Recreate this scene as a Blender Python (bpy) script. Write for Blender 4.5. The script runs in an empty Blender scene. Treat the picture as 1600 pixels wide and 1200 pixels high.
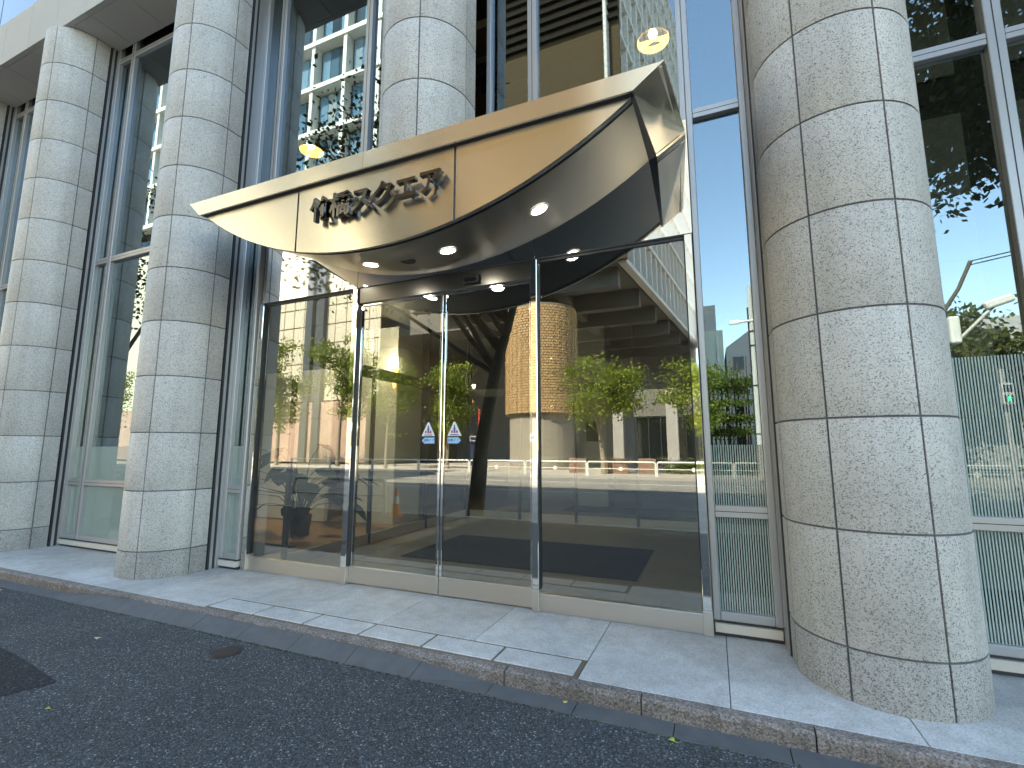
import bpy, bmesh, math, random
import numpy as np
from mathutils import Vector, Matrix
R_ = math.radians
random.seed(7)
rng = np.random.default_rng(7)
SC = bpy.context.scene
COL = SC.collection

# ------------------------------------------------------------------ camera
cam = bpy.data.cameras.new("camera")
cam.sensor_width = 36.0
cam.lens = 736.5 / 1600.0 * 36.0
cam.clip_start = 0.05
cam.clip_end = 2000.0
camo = bpy.data.objects.new("camera", cam)
camo.location = (0.0, -3.739, 1.557)
camo.rotation_euler = (R_(90 + 7.808), 0.0, R_(22.937))
COL.objects.link(camo)
SC.camera = camo

# ------------------------------------------------------------------ light
SUN_EL, SUN_AZ = R_(48.0), R_(-24.0)          # azimuth from +Y (behind the building) towards -X
world = bpy.data.worlds.new("World")
SC.world = world
world.use_nodes = True
wn = world.node_tree.nodes
wl = world.node_tree.links
bg = wn["Background"]
sky = wn.new("ShaderNodeTexSky")
sky.sky_type = 'NISHITA'
sky.sun_disc = False
sky.sun_elevation = SUN_EL
sky.sun_rotation = SUN_AZ
sky.air_density = 1.2
sky.dust_density = 0.0
sky.ozone_density = 0.4
wl.new(sky.outputs[0], bg.inputs[0])
bg.inputs[1].default_value = 0.15
sun = bpy.data.lights.new("sun", 'SUN')
sun.energy = 4.2
sun.angle = R_(0.5)
sun.color = (1.0, 0.93, 0.82)
suno = bpy.data.objects.new("sun", sun)
sdir = Vector((math.sin(SUN_AZ) * math.cos(SUN_EL), math.cos(SUN_AZ) * math.cos(SUN_EL), math.sin(SUN_EL)))
suno.rotation_euler = (-sdir).to_track_quat('-Z', 'Y').to_euler()
suno.location = (0, 30, 60)
COL.objects.link(suno)
vs = SC.view_settings
vs.view_transform = 'Standard'
vs.look = 'None'
vs.exposure = 2.55
vs.use_white_balance = True
vs.white_balance_temperature = 7200
vs.white_balance_tint = 5
vs.gamma = 1.0
SC.cycles.max_bounces = 10
SC.cycles.diffuse_bounces = 4
SC.cycles.glossy_bounces = 6
SC.cycles.transparent_max_bounces = 24
SC.cycles.sample_clamp_indirect = 6.0
SC.cycles.caustics_reflective = False
SC.cycles.caustics_refractive = False

# ------------------------------------------------------------------ helpers
class MB:
    def __init__(s): s.v = []; s.f = []
    def add(s, vs_, fs_):
        b = len(s.v); s.v += [tuple(p) for p in vs_]; s.f += [tuple(i + b for i in f) for f in fs_]; return s
    def box(s, x0, x1, y0, y1, z0, z1):
        return s.add([(x0,y0,z0),(x1,y0,z0),(x1,y1,z0),(x0,y1,z0),(x0,y0,z1),(x1,y0,z1),(x1,y1,z1),(x0,y1,z1)],
                     [(0,3,2,1),(4,5,6,7),(0,1,5,4),(1,2,6,5),(2,3,7,6),(3,0,4,7)])
    def prism(s, poly, axis, a, b):
        # extrude a closed polygon (2D) along axis x/y/z from a to b
        def P(u, w, t): return {'x': (t,u,w), 'y': (u,t,w), 'z': (u,w,t)}[axis]
        n = len(poly)
        return s.add([P(u,w,a) for u,w in poly] + [P(u,w,b) for u,w in poly],
                     [tuple(range(n)), tuple(range(2*n-1, n-1, -1))] + [(i, i+n, (i+1)%n+n, (i+1)%n) for i in range(n)])
    def tube(s, pts, rad, n=8, cap=True):
        pts = [Vector(p) for p in pts]
        if not hasattr(rad, '__len__'): rad = [rad]*len(pts)
        rings = []; base = len(s.v); prev = None
        for i, p in enumerate(pts):
            d = (pts[min(i+1,len(pts)-1)] - pts[max(i-1,0)]).normalized()
            if prev is None:
                a = d.orthogonal().normalized()
            else:
                a = (prev - d*prev.dot(d)).normalized()
            prev = a; b = d.cross(a)
            for k in range(n):
                t = 2*math.pi*k/n
                s.v.append(tuple(p + (a*math.cos(t)+b*math.sin(t))*rad[i]))
        for i in range(len(pts)-1):
            for k in range(n):
                s.f.append((base+i*n+k, base+i*n+(k+1)%n, base+(i+1)*n+(k+1)%n, base+(i+1)*n+k))
        if cap:
            s.f.append(tuple(base+k for k in reversed(range(n))))
            s.f.append(tuple(base+(len(pts)-1)*n+k for k in range(n)))
        return s
    def disc(s, c, r, h, n=24, axis='z'):
        poly = [(r*math.cos(2*math.pi*i/n), r*math.sin(2*math.pi*i/n)) for i in range(n)]
        if axis == 'z': return s.prism([(c[0]+u, c[1]+w) for u,w in poly], 'z', c[2], c[2]+h)
        return s.prism([(c[0]+u, c[2]+w) for u,w in poly], 'y', c[1], c[1]+h)
    def lathe(s, c, prof, n=20):
        base = len(s.v)
        for r, z in prof:
            for k in range(n):
                t = 2*math.pi*k/n; s.v.append((c[0]+r*math.cos(t), c[1]+r*math.sin(t), c[2]+z))
        for i in range(len(prof)-1):
            for k in range(n):
                s.f.append((base+i*n+k, base+i*n+(k+1)%n, base+(i+1)*n+(k+1)%n, base+(i+1)*n+k))
        return s
    def mesh(s, name, mat, smooth=False):
        m = bpy.data.meshes.new(name); m.from_pydata(s.v, [], s.f); m.materials.append(mat)
        bm = bmesh.new(); bm.from_mesh(m); bmesh.ops.recalc_face_normals(bm, faces=bm.faces); bm.to_mesh(m); bm.free()
        if smooth:
            m.shade_smooth()
            m.set_sharp_from_angle(angle=R_(40))
        m.update(); return m
    def build(s, name, mat, parent=None, smooth=False):
        return obj(name, s.mesh(name, mat, smooth), parent)
def obj(name, data, parent=None, loc=None, rotz=0):
    o = bpy.data.objects.new(name, data); COL.objects.link(o)
    if parent is not None: o.parent = parent
    if loc is not None: o.location = loc
    if rotz: o.rotation_euler[2] = rotz
    return o
def tag(o, label=None, cat=None, group=None, kind=None):
    if label: o["label"] = label
    if cat: o["category"] = cat
    if group: o["group"] = group
    if kind: o["kind"] = kind
    return o
def thing(name, label, cat, loc=(0,0,0), group=None, rotz=0):
    return tag(obj(name, None, None, loc, rotz), label, cat, group)
def bevbox(name, dx, dy, dz, bev, mat, seg=2):
    m = bpy.data.meshes.new(name); bm = bmesh.new(); bmesh.ops.create_cube(bm, size=1.0)
    bmesh.ops.scale(bm, vec=(dx,dy,dz), verts=bm.verts)
    bmesh.ops.bevel(bm, geom=bm.edges[:], offset=bev, segments=seg, affect='EDGES', profile=.5)
    bm.to_mesh(m); bm.free(); m.materials.append(mat); return m
def copy_tree(o, parent=None):
    c = o.copy(); COL.objects.link(c); c.parent = parent
    for ch in list(o.children):
        copy_tree(ch, c)
    return c

# ------------------------------------------------------------------ materials
def new_mat(name):
    m = bpy.data.materials.new(name); m.use_nodes = True
    nt = m.node_tree; nt.nodes.clear()
    out = nt.nodes.new("ShaderNodeOutputMaterial")
    return m, nt, out
def N(nt, typ, **kw):
    n = nt.nodes.new(typ)
    for k, v in kw.items():
        if k.startswith('i_'):
            key = k[2:].replace('_', ' ')
            n.inputs[key].default_value = v
        else: setattr(n, k, v)
    return n
def ramp(nt, fac, stops, interp='LINEAR'):
    r = nt.nodes.new("ShaderNodeValToRGB"); r.color_ramp.interpolation = interp
    e = r.color_ramp.elements
    while len(e) > 1: e.remove(e[-1])
    e[0].position = stops[0][0]; e[0].color = (*stops[0][1], 1)
    for p, c in stops[1:]:
        x = e.new(p); x.color = (*c, 1)
    nt.links.new(fac, r.inputs[0]); return r.outputs[0]
def mixc(nt, fac, a, b, mode='MIX'):
    n = nt.nodes.new("ShaderNodeMix"); n.data_type = 'RGBA'; n.blend_type = mode
    for sock, v in ((n.inputs[0], fac), (n.inputs[6], a), (n.inputs[7], b)):
        if isinstance(v, (int, float)): sock.default_value = v
        elif isinstance(v, tuple): sock.default_value = (*v, 1)
        else: nt.links.new(v, sock)
    return n.outputs[2]
def math_(nt, op, a, b=None, c=None):
    n = nt.nodes.new("ShaderNodeMath"); n.operation = op
    for i, v in enumerate((a, b, c)):
        if v is None: continue
        if isinstance(v, (int, float)): n.inputs[i].default_value = v
        else: nt.links.new(v, n.inputs[i])
    return n.outputs[0]
def pos(nt): return nt.nodes.new("ShaderNodeNewGeometry").outputs["Position"]
def noise(nt, vec, scale, detail=3.0, rough=.55, dist=0.0):
    n = N(nt, "ShaderNodeTexNoise", i_Scale=scale, i_Detail=detail, i_Roughness=rough, i_Distortion=dist)
    nt.links.new(vec, n.inputs["Vector"]); return n
def voro(nt, vec, scale, feature='F1'):
    n = N(nt, "ShaderNodeTexVoronoi", i_Scale=scale); n.feature = feature
    nt.links.new(vec, n.inputs["Vector"]); return n
def mapping(nt, vec, sc):
    n = nt.nodes.new("ShaderNodeMapping"); n.inputs["Scale"].default_value = sc
    nt.links.new(vec, n.inputs["Vector"]); return n.outputs[0]
def bump(nt, height, strength=.3, dist=.01):
    b = N(nt, "ShaderNodeBump", i_Strength=strength, i_Distance=dist)
    nt.links.new(height, b.inputs["Height"]); return b.outputs[0]
def principled(nt, out, col, rough=.6, metal=0.0, normal=None, spec=.5):
    p = nt.nodes.new("ShaderNodeBsdfPrincipled")
    for sock, v in (("Base Color", col), ("Roughness", rough), ("Metallic", metal), ("Specular IOR Level", spec)):
        if isinstance(v, tuple): p.inputs[sock].default_value = (*v, 1)
        elif isinstance(v, (int, float)): p.inputs[sock].default_value = v
        else: nt.links.new(v, p.inputs[sock])
    if normal is not None: nt.links.new(normal, p.inputs["Normal"])
    nt.links.new(p.outputs[0], out.inputs[0]); return p
def plain(name, col, rough=.6, metal=0.0, var=.12, scale=3.0, bmp=0.0, spec=.5):
    m, nt, out = new_mat(name)
    v = pos(nt); n = noise(nt, v, scale, 4)
    c = mixc(nt, n.outputs[0], tuple(x*(1-var) for x in col), tuple(min(1, x*(1+var)) for x in col))
    nrm = bump(nt, noise(nt, v, scale*40, 2).outputs[0], bmp, .004) if bmp else None
    principled(nt, out, c, rough, metal, nrm, spec); return m
def granite(name, stops, scale=95, rough=.55, tint=.10, stain=.10, bmp=.08):
    m, nt, out = new_mat(name)
    v = pos(nt)
    vo = voro(nt, v, scale)
    sep = nt.nodes.new("ShaderNodeSeparateColor"); nt.links.new(vo.outputs["Color"], sep.inputs[0])
    fine = noise(nt, v, scale*2.2, 2).outputs[0]
    g = math_(nt, 'ADD', math_(nt, 'MULTIPLY', sep.outputs[0], .72), math_(nt, 'MULTIPLY', fine, .28))
    c = ramp(nt, g, stops)
    oi = nt.nodes.new("ShaderNodeObjectInfo")
    c = mixc(nt, oi.outputs["Random"], c, mixc(nt, 1.0, c, (1-tint, 1-tint*1.04, 1-tint*1.15), 'MULTIPLY'))
    big = noise(nt, v, 1.3, 4, .6).outputs[0]
    st = ramp(nt, big, [(.35, (1-stain,)*3), (.65, (1.0, 1.0, 1.0))])
    sk = noise(nt, mapping(nt, v, (7, 7, .3)), 1.0, 3).outputs[0]
    st = mixc(nt, 1.0, st, ramp(nt, sk, [(.35, (1-stain*.7, 1-stain*.7, 1-stain*.75)), (.6, (1.0,1.0,1.0))]), 'MULTIPLY')
    c = mixc(nt, 1.0, c, st, 'MULTIPLY')
    principled(nt, out, c, rough, 0, bump(nt, g, bmp, .002), .4); return m

M = {}
M['granite'] = granite('granite', [(0, (.13,.127,.12)), (.18, (.25,.245,.235)), (.30, (.55,.54,.52)), (.55, (.625,.615,.59)), (.75, (.66,.64,.61)), (1, (.76,.75,.73))], 150, .55, .14, .16)
M['granite_dark'] = granite('granite_dark', [(0, (.10,.10,.10)), (.2, (.17,.17,.165)), (.34, (.38,.375,.36)), (.7, (.47,.46,.445)), (1, (.58,.57,.555))], 150, .6, .1, .2, .15)
M['paver'] = granite('paver', [(0, (.38,.385,.385)), (.2, (.52,.525,.525)), (.5, (.64,.645,.645)), (1, (.76,.76,.76))], 130, .5, .12, .22)
M['kerb'] = granite('kerb', [(0, (.08,.066,.06)), (.3, (.20,.17,.155)), (.6, (.30,.26,.24)), (1, (.46,.42,.40))], 110, .8, .12, .3, .4)
M['joint'] = plain('joint_sealant', (.125,.125,.138), .8)
M['brown_joint'] = plain('brown_joint', (.16,.125,.09), .8, var=.3, scale=6)
# asphalt
def asphalt(name, base, chip, amount=.06, scale=95):
    m, nt, out = new_mat(name); v = pos(nt)
    vo = voro(nt, v, scale)
    sep = nt.nodes.new("ShaderNodeSeparateColor"); nt.links.new(vo.outputs["Color"], sep.inputs[0])
    vo2 = voro(nt, v, scale*.45)
    sep2 = nt.nodes.new("ShaderNodeSeparateColor"); nt.links.new(vo2.outputs["Color"], sep2.inputs[0])
    g = ramp(nt, sep.outputs[0], [(0, tuple(x*.45 for x in base)), (.5, base), (1-amount-.1, tuple(x*1.7 for x in base)), (1-amount, tuple(x*2.6 for x in base)), (1, chip)])
    core = math_(nt, 'LESS_THAN', vo2.outputs["Distance"], .30)
    big = math_(nt, 'MULTIPLY', math_(nt, 'GREATER_THAN', sep2.outputs[1], 1-amount*.7), core)
    g = mixc(nt, big, g, chip)
    n = noise(nt, v, .8, 5, .6).outputs[0]
    g = mixc(nt, 1.0, g, ramp(nt, n, [(.3, (.78,.78,.8)), (.7, (1.15,1.15,1.12))]), 'MULTIPLY')
    h = math_(nt, 'SUBTRACT', 1.0, vo.outputs["Distance"])
    principled(nt, out, g, .82, 0, bump(nt, h, .9, .006), .35); return m
M['asphalt'] = asphalt('asphalt', (.056,.062,.068), (.34,.36,.37), .035, 115)
M['asphalt_new'] = asphalt('asphalt_patch', (.017,.018,.022), (.10,.105,.12), .04)
M['road'] = asphalt('road_asphalt', (.20,.19,.175), (.30,.29,.27))
M['gutter'] = plain('gutter_concrete', (.10,.104,.11), .85, var=.3, scale=7, bmp=.4)
M['moss'] = plain('moss', (.035,.05,.012), .95, var=.6, scale=20)
M['far_pavement'] = plain('far_pavement', (.42,.38,.33), .8, var=.12, scale=1.5)
M['white_line'] = plain('road_paint', (.75,.75,.72), .7, var=.1, scale=4)
M['alu'] = plain('aluminium_frame', (.47,.475,.485), .38, .55, .05, 2)
M['alu_dark'] = plain('dark_gasket', (.035,.036,.04), .5)
M['sill'] = plain('cream_sill', (.66,.62,.55), .4, .1, .06)
M['rail_white'] = plain('white_painted_steel', (.78,.77,.72), .4, 0, .05)
M['concrete'] = plain('concrete', (.36,.35,.33), .85, 0, .15, .6)
M['concrete_panel'] = plain('fascia_concrete', (.46,.45,.43), .75, 0, .08, 1.2, .1)
M['dark_concrete'] = plain('soffit_concrete', (.16,.155,.14), .85, 0, .15, .4)
M['beige_wall'] = plain('beige_wall', (.30,.27,.22), .8, 0, .12, .6)
M['cream_tile'] = plain('cream_tile', (.62,.56,.43), .6, 0, .06, .8)
M['cream_gap'] = plain('cream_gap', (.20,.17,.12), .8)
M['white_paint'] = plain('white_facade', (.64,.62,.56), .5, 0, .04)
M['lattice'] = plain('lattice_white', (.60,.59,.56), .6, 0, .05)
M['pilaster'] = plain('dark_pilaster', (.075,.078,.085), .4, .3, .1)
M['pink_wall'] = plain('pinkish_wall', (.45,.31,.24), .8, 0, .15, .7)
M['pale_green'] = plain('pale_green_wall', (.62,.66,.55), .7)
M['grey_wall'] = plain('grey_wall', (.50,.47,.44), .8, 0, .15, .3)
M['bark'] = plain('bark', (.10,.085,.065), .9, 0, .35, 9, .6)
M['bark_light'] = plain('bark_light', (.26,.22,.16), .9, 0, .3, 9, .5)
M['pole'] = plain('pole_concrete', (.50,.49,.46), .7, 0, .06, 3)
M['dark_metal'] = plain('dark_metal', (.045,.045,.05), .45, .5)
M['red_paint'] = plain('red_paint', (.62,.06,.04), .4)
M['blue_paint'] = plain('blue_paint', (.03,.07,.30), .4)
M['navy_panel'] = plain('navy_panel', (.012,.022,.07), .5)
M['planter_brick'] = plain('planter_brick', (.25,.15,.11), .85, 0, .25, 5)
M['mat'] = plain('navy_mat', (.016,.019,.032), .95, 0, .2, 40, .4)
M['pot'] = plain('plant_pot', (.55,.54,.52), .5)
M['soil'] = plain('soil', (.03,.022,.015), .95)
M['plant_leaf'] = plain('houseplant_leaf', (.008,.018,.008), .7, 0, .3, 6, spec=.12)
M['wall_white'] = plain('white_wall_panel', (.60,.59,.55), .5, 0, .04, 1)
M['partition'] = plain('white_partition', (.78,.77,.74), .5, 0, .03, 1)
M['wall_pale'] = plain('pale_stone_panel', (.46,.46,.41), .55, 0, .10, 1.2)
M['ceiling_brown'] = plain('brown_ceiling', (.10,.06,.026), .6, 0, .15, .8)
M['ceiling_dark'] = plain('dark_ceiling', (.07,.065,.055), .6, 0, .1, .8)
M['dark_wall'] = plain('dark_wall', (.09,.08,.065), .7, 0, .1, .8)
M['sticker_white'] = plain('sticker_white', (.78,.80,.84), .4, 0, .02)
M['sticker_blue'] = plain('sticker_blue', (.10,.36,.72), .4, 0, .02)
M['sticker_red'] = plain('sticker_red', (.60,.08,.08), .4, 0, .02)
M['sticker_navy'] = plain('sticker_navy', (.05,.12,.40), .4, 0, .02)
M['cover_iron'] = plain('rusty_iron', (.055,.04,.035), .7, .3, .3, 30, .5)
M['leaf_yellow'] = plain('leaf_yellow', (.62,.48,.14), .6, 0, .2, 60)
M['leaf_lime'] = plain('leaf_lime', (.42,.52,.07), .5, 0, .2, 60)
M['leaf_tan'] = plain('leaf_tan', (.66,.56,.36), .6, 0, .2, 60)
M['orange'] = plain('orange_plastic', (.75,.20,.02), .5)
M['black_plastic'] = plain('black_plastic', (.012,.012,.014), .4)
M['stone_floor'] = plain('lobby_stone', (.30,.285,.25), .25, 0, .10, 1.5)
# wood floor
def wood():
    m, nt, out = new_mat('wood_floor'); v = pos(nt)
    g = noise(nt, mapping(nt, v, (.6, 9, 1)), 2.0, 4).outputs[0]
    c = ramp(nt, g, [(.3, (.17,.09,.035)), (.7, (.30,.17,.075))])
    principled(nt, out, c, .35); return m
M['wood'] = wood()
# brushed and polished steel
def steel(name, col, rough, aniso=0.0, wavy=0.0, streak=.12):
    m, nt, out = new_mat(name); v = pos(nt)
    s = noise(nt, mapping(nt, v, (.8, .8, 60)), 1.0, 3).outputs[0]
    big = noise(nt, v, .9, 3).outputs[0]
    rr = math_(nt, 'ADD', rough-.04, math_(nt, 'MULTIPLY', big, .08))
    nrm = bump(nt, noise(nt, v, 1.7, 1, .4).outputs[0], wavy, .02) if wavy else None
    c = mixc(nt, s, tuple(x*(1-streak*.5) for x in col), col)
    p = principled(nt, out, c, rr, 1.0, nrm)
    if aniso:
        t = N(nt, "ShaderNodeTangent"); t.direction_type = 'RADIAL'; t.axis = 'Z'
        nt.links.new(t.outputs[0], p.inputs["Tangent"]); p.inputs["Anisotropic"].default_value = aniso
        p.inputs["Anisotropic Rotation"].default_value = .25
    return m
M['seam'] = plain('seam_strip', (.22,.235,.26), .5)
M['bronze_light'] = plain('bronze_louvre', (.020,.018,.015), .9, 0, .1, spec=.05)
M['bronze'] = plain('bronze_panel', (.072,.052,.030), .9, 0, .1, spec=.05)
def pane_mat():
    m, nt, out = new_mat('blue_window_pane')
    oi = nt.nodes.new("ShaderNodeObjectInfo")
    c = ramp(nt, oi.outputs["Random"], [(0, (.02,.028,.03)), (.35, (.05,.08,.10)), (.6, (.11,.21,.30)), (.85, (.16,.26,.34)), (1, (.32,.32,.28))])
    principled(nt, out, c, .15, 0, None, .3); return m
M['blue_pane'] = pane_mat()
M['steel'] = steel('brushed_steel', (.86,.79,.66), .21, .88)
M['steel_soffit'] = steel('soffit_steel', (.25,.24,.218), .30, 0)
M['steel_satin'] = steel('satin_steel', (.66,.63,.58), .33, .3)
M['steel_polished'] = steel('polished_steel', (.80,.78,.74), .035, 0, 0, .02)
M['steel_mirror'] = steel('mirror_steel', (.82,.80,.76), .03, 0, 0, .02)
M['chrome'] = steel('letter_chrome', (.15,.147,.143), .12, 0, 0, .05)
# glass
def glass(name, r0, tint, frit=None, gloss=(.96,.97,.97)):
    m, nt, out = new_mat(name)
    lw = N(nt, "ShaderNodeLayerWeight", i_Blend=.5)
    f5 = math_(nt, 'POWER', lw.outputs["Facing"], 5.0)
    fac = math_(nt, 'ADD', r0, math_(nt, 'MULTIPLY', f5, 1-r0))
    tr = nt.nodes.new("ShaderNodeBsdfTransparent"); tr.inputs[0].default_value = (*tint, 1)
    gl = N(nt, "ShaderNodeBsdfGlossy", i_Roughness=0.0); gl.inputs[0].default_value = (*gloss, 1)
    base = tr.outputs[0]
    if frit:
        pitch, frac, col = frit
        sx = nt.nodes.new("ShaderNodeSeparateXYZ"); nt.links.new(pos(nt), sx.inputs[0])
        w = math_(nt, 'FRACT', math_(nt, 'DIVIDE', sx.outputs[0], pitch))
        st = math_(nt, 'LESS_THAN', w, frac)
        df = N(nt, "ShaderNodeBsdfDiffuse"); df.inputs[0].default_value = (*col, 1)
        trl = N(nt, "ShaderNodeBsdfTranslucent"); trl.inputs[0].default_value = (*col, 1)
        a = nt.nodes.new("ShaderNodeMixShader"); a.inputs[0].default_value = .25
        nt.links.new(df.outputs[0], a.inputs[1]); nt.links.new(trl.outputs[0], a.inputs[2])
        mx = nt.nodes.new("ShaderNodeMixShader"); nt.links.new(st, mx.inputs[0])
        nt.links.new(tr.outputs[0], mx.inputs[1]); nt.links.new(a.outputs[0], mx.inputs[2]); base = mx.outputs[0]
    mix = nt.nodes.new("ShaderNodeMixShader"); nt.links.new(fac, mix.inputs[0])
    nt.links.new(base, mix.inputs[1]); nt.links.new(gl.outputs[0], mix.inputs[2])
    nt.links.new(mix.outputs[0], out.inputs[0]); return m
M['glass'] = glass('window_glass', .21, (.60,.62,.58), None, (.78,.92,1.0))
M['glass_door'] = glass('door_glass', .165, (.85,.86,.82))
M['glass_inner'] = glass('inner_glass', .04, (.93,.95,.93))
M['glass_frit'] = glass('striped_glass', .06, (.60,.68,.65), (.019, .48, (.62,.74,.70)))
M['glass_blue'] = plain('curtain_glass', (.03,.05,.08), .03, 0, .0, 1, 0, 1.0)
M['glass_dark'] = plain('dark_glazing', (.012,.016,.016), .08, 0, 0, 1, 0, .6)
def emit(name, col, s):
    m, nt, out = new_mat(name)
    e = N(nt, "ShaderNodeEmission", i_Strength=s); e.inputs[0].default_value = (*col, 1)
    nt.links.new(e.outputs[0], out.inputs[0]); return m
M['lamp_white'] = emit('lamp_white', (1, .97, .90), 6.0)
M['lamp_warm'] = emit('lamp_warm', (1, .52, .13), 2.2)
M['lamp_bulb'] = emit('lamp_bulb', (1, .72, .34), 14.0)
M['signal_green'] = emit('signal_green', (.02, .9, .40), 6)
# brick
def brick_mat():
    m, nt, out = new_mat('tan_brick'); v = pos(nt)
    oi = nt.nodes.new("ShaderNodeObjectInfo")
    n = noise(nt, v, 3.5, 4).outputs[0]
    c = ramp(nt, n, [(.3, (.36,.22,.10)), (.55, (.50,.33,.16)), (.75, (.58,.41,.22))])
    principled(nt, out, c, .8, 0, bump(nt, noise(nt, v, 18, 3).outputs[0], .1, .02)); return m
M['brick'] = brick_mat()
def foliage(name, dark, mid, lite, trans=.35):
    m, nt, out = new_mat(name); v = pos(nt)
    n = noise(nt, v, 1.1, 3).outputs[0]; n2 = noise(nt, v, 14, 2).outputs[0]
    f = math_(nt, 'ADD', math_(nt, 'MULTIPLY', n, .55), math_(nt, 'MULTIPLY', n2, .45))
    c = ramp(nt, f, [(.32, dark), (.5, mid), (.68, lite)])
    d = N(nt, "ShaderNodeBsdfPrincipled", i_Roughness=.5); nt.links.new(c, d.inputs["Base Color"])
    d.inputs["Specular IOR Level"].default_value = .3
    t = N(nt, "ShaderNodeBsdfTranslucent"); nt.links.new(c, t.inputs[0])
    mx = nt.nodes.new("ShaderNodeMixShader"); mx.inputs[0].default_value = trans
    nt.links.new(d.outputs[0], mx.inputs[1]); nt.links.new(t.outputs[0], mx.inputs[2])
    nt.links.new(mx.outputs[0], out.inputs[0]); return m
M['fol_dark'] = foliage('street_tree_leaves', (.018,.03,.010), (.035,.055,.016), (.06,.085,.02), .3)
M['fol_lime'] = foliage('young_tree_leaves', (.07,.11,.015), (.20,.26,.04), (.40,.42,.07), .5)
M['fol_olive'] = foliage('olive_leaves', (.045,.055,.012), (.085,.095,.02), (.15,.14,.03), .35)
M['fol_hedge'] = foliage('hedge_leaves', (.04,.07,.012), (.09,.14,.02), (.15,.20,.03), .35)

# ------------------------------------------------------------------ ground
def sheet(name, x0, x1, y0, y1, z, mat):
    return tag(MB().add([(x0,y0,z),(x1,y0,z),(x1,y1,z),(x0,y1,z)], [(0,1,2,3)]).build(name, mat), kind='structure')
sheet('ground', -600, 600, -600, 600, -.34, M['far_pavement'])
sheet('sidewalk', -80, 60, -5.05, -.60, -.11, M['asphalt'])
sheet('road', -140, 120, -23.25, -5.0, -.24, M['road'])
fs = MB().box(-140, 120, -34, -23.4, -.30, -.10); tag(fs.build('far_sidewalk', M['far_pavement']), kind='structure')
tag(MB().box(-140, 120, -23.42, -23.22, -.30, -.085).build('far_kerb', M['concrete']), kind='structure')
tag(MB().box(-80, 60, -5.22, -5.03, -.30, -.095).build('road_kerb', M['concrete']), kind='structure')
rm = tag(obj('road_marking', None), kind='structure')
for i in range(-8, 8):
    MB().box(i*9.0, i*9.0+5, -14.2, -14.05, -.238, -.234).build('lane_dash', M['white_line'], rm)
MB().box(-120, 100, -19.6, -19.45, -.238, -.234).build('edge_line', M['white_line'], rm)
MB().box(-120, 100, -6.1, -5.95, -.238, -.234).build('edge_line', M['white_line'], rm)
# plaza base beneath the pavers (joint colour)
tag(MB().box(-18, 8, -.37, .95, -.30, -.012).build('plaza_bed', M['joint']), kind='structure')
plaza = tag(obj('plaza_paving', None), kind='structure')
def quad_piece(name, x0, x1, y0, y1, z0, z1, mat, parent, bev=.003):
    o = obj(name, bevbox(name, x1-x0, y1-y0, z1-z0, bev, mat, 1), parent, ((x0+x1)/2, (y0+y1)/2, (z0+z1)/2)); return o
pit = .955; g = .006
for k in range(-17, 8):
    x0 = .015 + k*pit; x1 = x0 + pit
    xa, xb = x0+g/2, x1-g/2
    if -4.8 < (x0+x1)/2 < -.95:      # slabs behind the band of small stones
        quad_piece('paving_slab', xa, xb, -.062, .93, -.06, 0, M['paver'], plaza)
    else:
        quad_piece('paving_slab', xa, xb, -.372, .93, -.06, 0, M['paver'], plaza)
# band of small stones in brown joints
band = tag(obj('stone_band', None), kind='structure')
MB().box(-4.755, -.945, -.372, -.065, -.05, -.006).build('band_joint', M['brown_joint'], band)
for k in range(6):
    x0 = -4.742 + k*.6285
    quad_piece('band_stone', x0+.011, x0+.6285-.011, -.338, -.094, -.05, .0015, M['paver'], band, .004)
# gutter blocks and kerb stones
gut = tag(obj('gutter', None), kind='structure')
gm = bevbox('gutter_block', .607, .175, .08, .004, M['gutter'], 1)
gw = MB().prism([(-.449,-.036),(-.449,-.2),(-.62,-.2),(-.62,-.106)], 'x', -.303, .303).mesh('gutter_block', M['gutter'])
for k in range(-24, 10):
    x = k*.611
    def lvl(xx): return max(0.0, min(1.0, (-1.45-xx)/.945, (xx+7.12)/.945))
    la, lb = lvl(x-.303), lvl(x+.303)
    if la > .99 and lb > .99: obj('gutter_block', gw, gut, (x, 0, random.uniform(-.001,.001)))
    elif la > 0 or lb > 0:
        za, zb2 = -.106+.07*la, -.106+.07*lb
        MB().add([(-.303,-.449,za),(-.303,-.449,-.2),(-.303,-.62,-.2),(-.303,-.62,-.106),(.303,-.449,zb2),(.303,-.449,-.2),(.303,-.62,-.2),(.303,-.62,-.106)],
                 [(0,1,2,3),(7,6,5,4),(0,4,5,1),(1,5,6,2),(2,6,7,3),(3,7,4,0)]).build('gutter_block', M['gutter'], gut).location = (x, 0, 0)
    else: obj('gutter_block', gm, gut, (x, -.5325, -.146 + random.uniform(-.001,.001)))
kb = tag(obj('kerb', None), kind='structure')
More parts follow.
